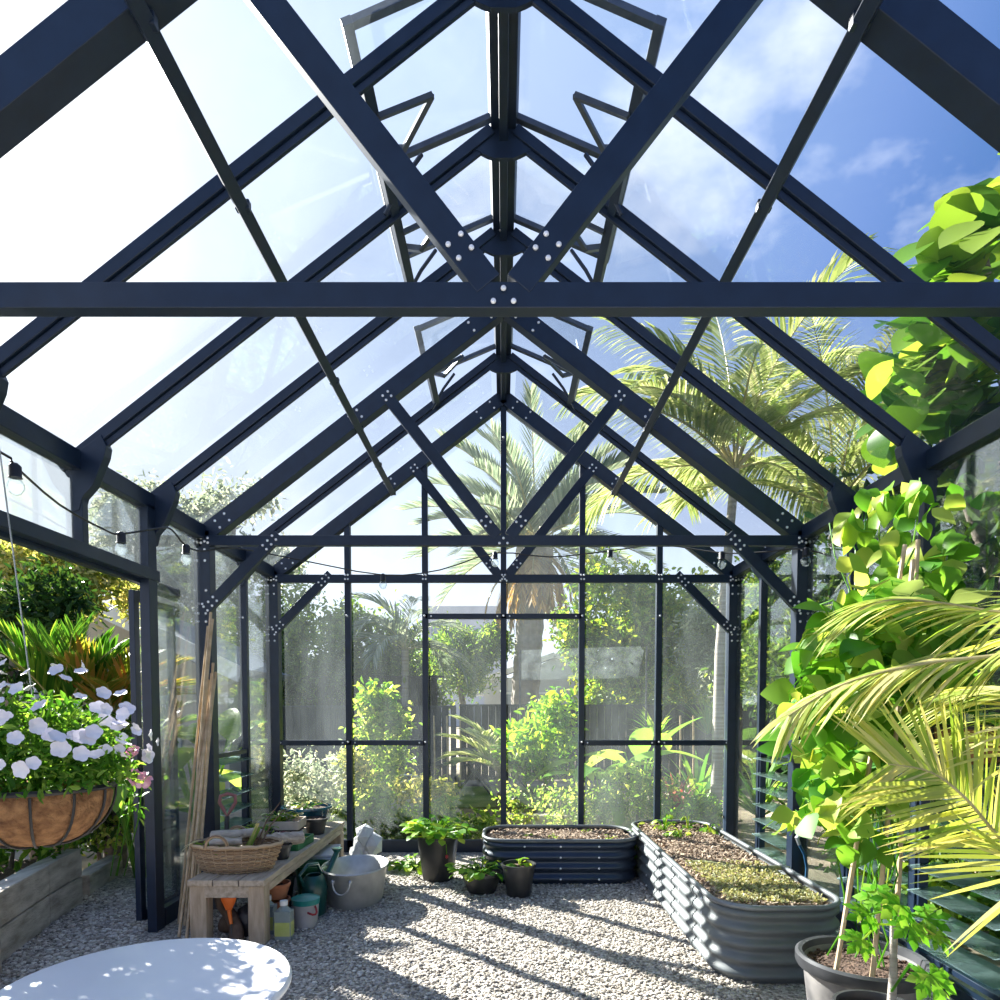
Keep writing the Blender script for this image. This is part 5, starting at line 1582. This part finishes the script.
# bistro set
q = gr(475, 790)
q = V((q.x, 11.0, 0))
t = thing('bistro_table', q, 'black folding bistro table on the lawn before the fence', 'table')
mb = MB(); mb.box(q + V((0, 0, .71)), (.62, .62, .025)); mb.build('tabletop', 'tabledark', t, bevel=.004)
for s in (-1, 1):
    for y in (-.24, .24):
        mb = MB(); mb.bar(q + V((-s * .28, y + s * .02, 0)), q + V((s * .28, y + s * .02, .70)), .028, .028); mb.build('leg', 'tabledark', t)
def fchair(q, rz, label):
    t = thing('folding_chair', q, label, 'chair', 'bistro chairs on the lawn')
    Rz = Matrix.Rotation(rz, 3, 'Z')
    w = lambda x, y, z: V(q) + Rz @ V((x, y, z))
    for x in (-.19, .19):
        mb = MB(); mb.bar(w(x, .20, 0), w(x, -.17, .86), .025, .025); mb.build('leg', 'tabledark', t)
        mb = MB(); mb.bar(w(x * .9, -.2, 0), w(x * .9, .2, .45), .025, .025); mb.build('leg', 'tabledark', t)
    mb = MB()
    for k in range(5): mb.box(w(0, -.12 + .075 * k, .455), (.38, .06, .016), 0, rz)
    mb.build('seat', 'tabledark', t)
    mb = MB()
    for z in (.68, .80): mb.box(w(0, -.12 - .06 * (z - .68) / .12, z), (.38, .016, .07), 0, rz)
    mb.build('backrest', 'tabledark', t)
fchair(q + V((.75, -.05, 0)), PI / 2 + .2, 'black folding chair on the citrus side of the bistro table')
fchair(q + V((-.75, .05, 0)), -PI / 2 - .2, 'black folding chair on the fence stake side of the bistro table')
# stone trough and rock
t = thing('stone_trough', (-1.45, 9.3, 0), 'beige stone trough on the lawn behind the washtub', 'trough')
mb = MB(); mb.box((-1.38, 9.3, .19), (.85, .5, .38)); mb.build('block', 'wallcream', t, bevel=.02)
mb = MB(); mb.tube([V((-1.38 + .32 * math.cos(PI * k / 10), 9.15, .37 + .12 * math.sin(PI * k / 10))) for k in range(11)], .014, 6); mb.build('wire_hoop', 'whiteplastic', t)
mb = MB(); mb.bar((.05, 8.0, .07), (1.15, 7.9, .07), .16, .14); tag(mb.build('edging_log', 'palecrate', None, bevel=.03), 'pale log edging on the ground outside behind the end bed', 'log')
mb = MB(); mb.blob((-.95, 7.3, .09), (.2, .15, .14), 0, .2); tag(mb.build('garden_rock', 'palecrate'), 'pale rock outside the glass behind the washtub', 'rock')
# houses far behind
t = thing('house', (1.0, 21.5, 0), 'low grey house with pale gable trim beyond the fence', 'house')
c = at(555, 655, 21)
mb = MB(); mb.box((1.55, 22, 1.1), (4.3, 2, 2.4)); mb.build('wall', 'bldg', t)
gab = [(-1.6, 1.9), (1.6, c.z), (4.9, 1.9)]
mb = MB(); poly_plate(mb, [(-1.0, 1.75), (4.3, 1.75), (1.6, c.z - .1)], 20.96, 22.9); mb.build('gable', 'bldg', t)
for (a, b) in ((gab[0], gab[1]), (gab[1], gab[2])):
    mb = MB(); mb.bar((a[0], 20.9, a[1]), (b[0], 20.9, b[1]), .12, .16); mb.build('gable_trim', 'white', t)
    mb = MB(); mb.bar((a[0], 22, a[1] + .02), (b[0], 22, b[1] + .02), 2.1, .1); mb.build('roof', 'roofgrey', t)
for x in (.35, 1.3):
    mb = MB(); mb.box((x, 20.95, 1.25), (.75, .08, 1.2)); w_ = mb.build('window_frame', 'white', t)
    mb = MB(); mb.box((x, 20.9, 1.25), (.62, .05, 1.05)); mb.build('pane', 'bldgwin', w_)
t = thing('apartment_block', (-2.3, 48, 0), 'pale flat-topped building far behind the hedge', 'building')
a, b = at(428, 606, 46), at(507, 660, 46)
mb = MB(); mb.box(((a.x + b.x) / 2, 49, a.z / 2), (b.x - a.x, 6, a.z)); mb.build('wall', 'bldg', t)
for k in range(2):
    z = a.z - 1.9 - 1.5 * k
    mb = MB(); mb.box(((a.x + b.x) / 2, 45.95, z), ((b.x - a.x) * .92, .1, .7)); mb.build('window_band', 'bldgwin', t)
mb = MB(); mb.box(((a.x + b.x) / 2, 45.8, a.z - 2.65), (b.x - a.x + .6, .6, .25)); mb.build('balcony', 'white', t)
# shade screen strung before the round tree
t = thing('shade_screen', (1.6, 12.2, 0), 'pale see-through mesh screen stretched before the round tree', 'screen')
a, b = at(520, 650, 12.2), at(640, 712, 12.2)
e1, e2 = at(645, 646, 12.2), at(638, 678, 12.2)
pane(t, [(a.x, 12.2, at(520, 680, 12.2).z), (e2.x, 12.2, e2.z), (e1.x, 12.2, e1.z), (a.x, 12.2, a.z)], .006, 'screen').name = 'mesh_sheet'
for x, z in ((a.x, a.z), (e1.x + .03, e1.z)):
    mb = MB(); mb.tube([(x, 12.2, 0), (x, 12.2, z)], .02, 6); mb.build('support_pole', 'darkmetal', t)

# planting behind the glass
c = at(499, 715, 9.4)
crownfronds('parlour_palm', (c.x, c.y, .5), 'young feather palm in the garden before the bistro table', 16, .95, .34, .032, ['palmleaf', 'rachis'], 61, (20, 80), 1.0, ang=50, hang=.3, tr=.04)
shrub('citrus_tree', 545, 735, 8.6, .48, .42, .45, 1500, .11, .055, 'citrus', 'bright young citrus tree behind the end bed', 231, 'tree', 0, None, .3, 24)
shrub('citrus_tree', 515, 745, 8.9, .22, .28, .25, 500, .11, .055, 'citrus', 'smaller bright citrus shoot next to the young citrus tree', 232, 'tree', 0)
shrub('climbing_shrub', 383, 745, 8.0, .26, .62, .3, 1700, .09, .05, 'garden', 'tall narrow climbing shrub behind the washtub mullions', 233, 'shrub', 0, ('whitefl', 60, .03))
shrub('climbing_shrub', 378, 700, 8.0, .16, .22, .2, 260, .12, .06, 'citrus', 'fresh light shoots at the top of the narrow climbing shrub', 234, 'shrub', 0)
shrub('flowering_shrub', 320, 790, 7.6, .42, .42, .35, 2400, .07, .035, 'tree_grey', 'wispy grey flowering shrub behind the blue bowl', 235, 'shrub', 0, ('whitefl', 260, .035))
shrub('leafy_shrub', 372, 825, 7.1, .36, .36, .25, 1500, .09, .045, 'garden', 'dense mid green shrub outside the glass behind the washtub', 236, 'shrub', 0)
shrub('leafy_shrub', 355, 770, 7.4, .16, .28, .2, 600, .07, .035, 'yellowshrub', 'pale yellow flowering spikes beside the dense shrub', 237, 'shrub', 0)
shrub('fern', 440, 825, 7.1, .55, .17, .25, 2600, .09, .04, 'garden', 'light green ferny ground plants outside behind the strawberry pot', 238, 'plant', 0)
shrub('fern', 415, 790, 8.4, .5, .12, .3, 900, .08, .035, 'yellowshrub', 'pale sunlit ground plants at the lawn edge', 239, 'plant', 0)
shrub('leafy_shrub', 560, 805, 7.5, .7, .22, .3, 1100, .06, .03, 'garden', 'low mixed shrubs outside along the back of the end bed', 240, 'shrub', 0, ('whitefl', 90, .03))
shrub('leafy_shrub', 640, 795, 7.6, .42, .32, .3, 1200, .06, .03, 'garden', 'feathery grey-green shrub outside between the two raised beds', 241, 'shrub', 0)
shrub('leafy_shrub', 690, 815, 7.2, .35, .22, .25, 1300, .07, .035, 'citrus', 'yellow-green low shrub outside behind the long bed', 242, 'shrub', 0)
paddles('banana_plant', (at(600, 800, 8.0).x, 8.0, 0), 'banana clump with broad ribbed leaves behind the end bed', 9, .75, .26, .8, 'banana', 43, .35)
paddles('banana_plant', (at(640, 790, 8.6).x, 8.6, 0), 'taller banana clump with upright leaves before the dark fence', 7, .95, .28, 1.05, 'banana', 44, .25)
spiky('cordyline', (at(676, 800, 8.0).x, 8.0, .12), 'red-leafed cordyline behind the corner of the raised beds', 'plant', 30, .5, .06, 'redleaf', 92, (40, 85), .6)
spiky('cordyline', (at(700, 790, 8.2).x, 8.3, .1), 'arching green strap-leafed clump beside the slim palm trunk', 'plant', 46, .95, .06, 'spike', 93, (20, 80), 1.0)
spiky('cordyline', (at(760, 780, 8.0).x, 8.0, .1), 'green strap-leafed clump seen past the corner post', 'plant', 40, .95, .06, 'spike', 94, (30, 85), .9)
spiky('cordyline', (at(712, 705, 12.2).x, 12.4, .9), 'bright spiky clump rising over the dark fence', 'plant', 50, .9, .07, 'seedling', 95, (30, 88), .7)
spiky('cordyline', (at(660, 700, 12.0).x, 12.3, .8), 'yellow-green strappy clump before the round tree', 'plant', 40, .8, .07, 'seedling', 96, (20, 80), .9)

# ------------------------------------------------------------------ light and sky
SUN_AZ, SUN_EL = math.radians(46), math.radians(30)
sd = V((-math.sin(SUN_AZ) * math.cos(SUN_EL), math.cos(SUN_AZ) * math.cos(SUN_EL), math.sin(SUN_EL)))
lt = bpy.data.lights.new('sun', 'SUN')
lt.energy = 8.0
lt.angle = math.radians(.6)
lt.color = (1, .96, .89)
lo = bpy.data.objects.new('sun', lt)
lo.rotation_euler = sd.to_track_quat('Z', 'Y').to_euler()
lo.location = sd * 30
C.objects.link(lo)

wd = bpy.data.worlds.new('sky')
bpy.context.scene.world = wd
wd.use_nodes = True
N, L = wd.node_tree.nodes, wd.node_tree.links
N.clear()
out = N.new('ShaderNodeOutputWorld')
bg = N.new('ShaderNodeBackground')
tcn = N.new('ShaderNodeTexCoord')
nv = N.new('ShaderNodeVectorMath'); nv.operation = 'NORMALIZE'
L.new(tcn.outputs['Generated'], nv.inputs[0])
dt = N.new('ShaderNodeVectorMath'); dt.operation = 'DOT_PRODUCT'
dt.inputs[1].default_value = sd
L.new(nv.outputs[0], dt.inputs[0])
# blue away from the sun to white around it
r1 = ramp(N, [(0.0, (.06, .15, .46)), (.44, (.10, .21, .50)), (.52, (.175, .29, .61)), (.65, (.29, .42, .72)), (.74, (.40, .52, .78)), (.88, (.52, .63, .86)), (.95, (.72, .79, .92)), (.98, (1.1, 1.12, 1.15)), (1.0, (2.4, 2.4, 2.4))])
mr = N.new('ShaderNodeMapRange')
mr.inputs[1].default_value = -.1; mr.inputs[2].default_value = 1.0
L.new(dt.outputs['Value'], mr.inputs[0]); L.new(mr.outputs[0], r1.inputs[0])
# paler towards the horizon
sx = N.new('ShaderNodeSeparateXYZ'); L.new(nv.outputs[0], sx.inputs[0])
mh = N.new('ShaderNodeMapRange'); mh.inputs[1].default_value = 0.0; mh.inputs[2].default_value = .50; mh.inputs[3].default_value = 1; mh.inputs[4].default_value = 0
L.new(sx.outputs[2], mh.inputs[0])
pw = N.new('ShaderNodeMath'); pw.operation = 'POWER'; pw.inputs[1].default_value = 1.2; L.new(mh.outputs[0], pw.inputs[0])
mx = N.new('ShaderNodeMix'); mx.data_type = 'RGBA'; mx.inputs[7].default_value = (.95, 1.02, 1.12, 1)
L.new(pw.outputs[0], mx.inputs[0]); L.new(r1.outputs[0], mx.inputs[6])
# soft clouds
nz = N.new('ShaderNodeTexNoise'); nz.inputs['Scale'].default_value = 2.6; nz.inputs['Detail'].default_value = 8; nz.inputs['Roughness'].default_value = .58
mpn = N.new('ShaderNodeMapping'); mpn.inputs['Scale'].default_value = (1, 1, 1.8); mpn.inputs['Location'].default_value = (.35, .2, .1)
L.new(nv.outputs[0], mpn.inputs[0]); L.new(mpn.outputs[0], nz.inputs['Vector'])
rc = ramp(N, [(.55, (0, 0, 0)), (.74, (.7, .7, .7))]); L.new(nz.outputs[0], rc.inputs[0])
mc = N.new('ShaderNodeMix'); mc.data_type = 'RGBA'; mc.inputs[7].default_value = (1.15, 1.18, 1.22, 1)
L.new(rc.outputs[0], mc.inputs[0]); L.new(mx.outputs[2], mc.inputs[6])
L.new(mc.outputs[2], bg.inputs[0])
bg.inputs[1].default_value = .45
L.new(bg.outputs[0], out.inputs[0])

# ------------------------------------------------------------------ camera
cam = bpy.data.cameras.new('camera')
cam.sensor_width = 36
cam.sensor_fit = 'HORIZONTAL'
cam.lens = F / 1000 * 36
cam.shift_x = (500 - PX) / 1000
cam.shift_y = (PY - 500) / 1000
cam.clip_end = 300
cam.clip_start = .05
co = bpy.data.objects.new('camera', cam)
co.location = (0, 0, CAMZ)
co.rotation_euler = (PI / 2 - PITCH, 0, 0)
C.objects.link(co)
sc = bpy.context.scene
sc.camera = co
sc.view_settings.view_transform = 'Standard'
sc.view_settings.look = 'None'
sc.view_settings.gamma = 1
sc.view_settings.use_curve_mapping = False
sc.view_settings.exposure = 1.58
sc.cycles.transparent_max_bounces = 40
sc.cycles.max_bounces = 7
sc.cycles.diffuse_bounces = 3
sc.cycles.glossy_bounces = 3
sc.cycles.transmission_bounces = 5
sc.cycles.caustics_reflective = False
sc.cycles.caustics_refractive = False
sc.cycles.sample_clamp_indirect = 4
sc.cycles.sample_clamp_direct = 8
sc.cycles.use_denoising = True
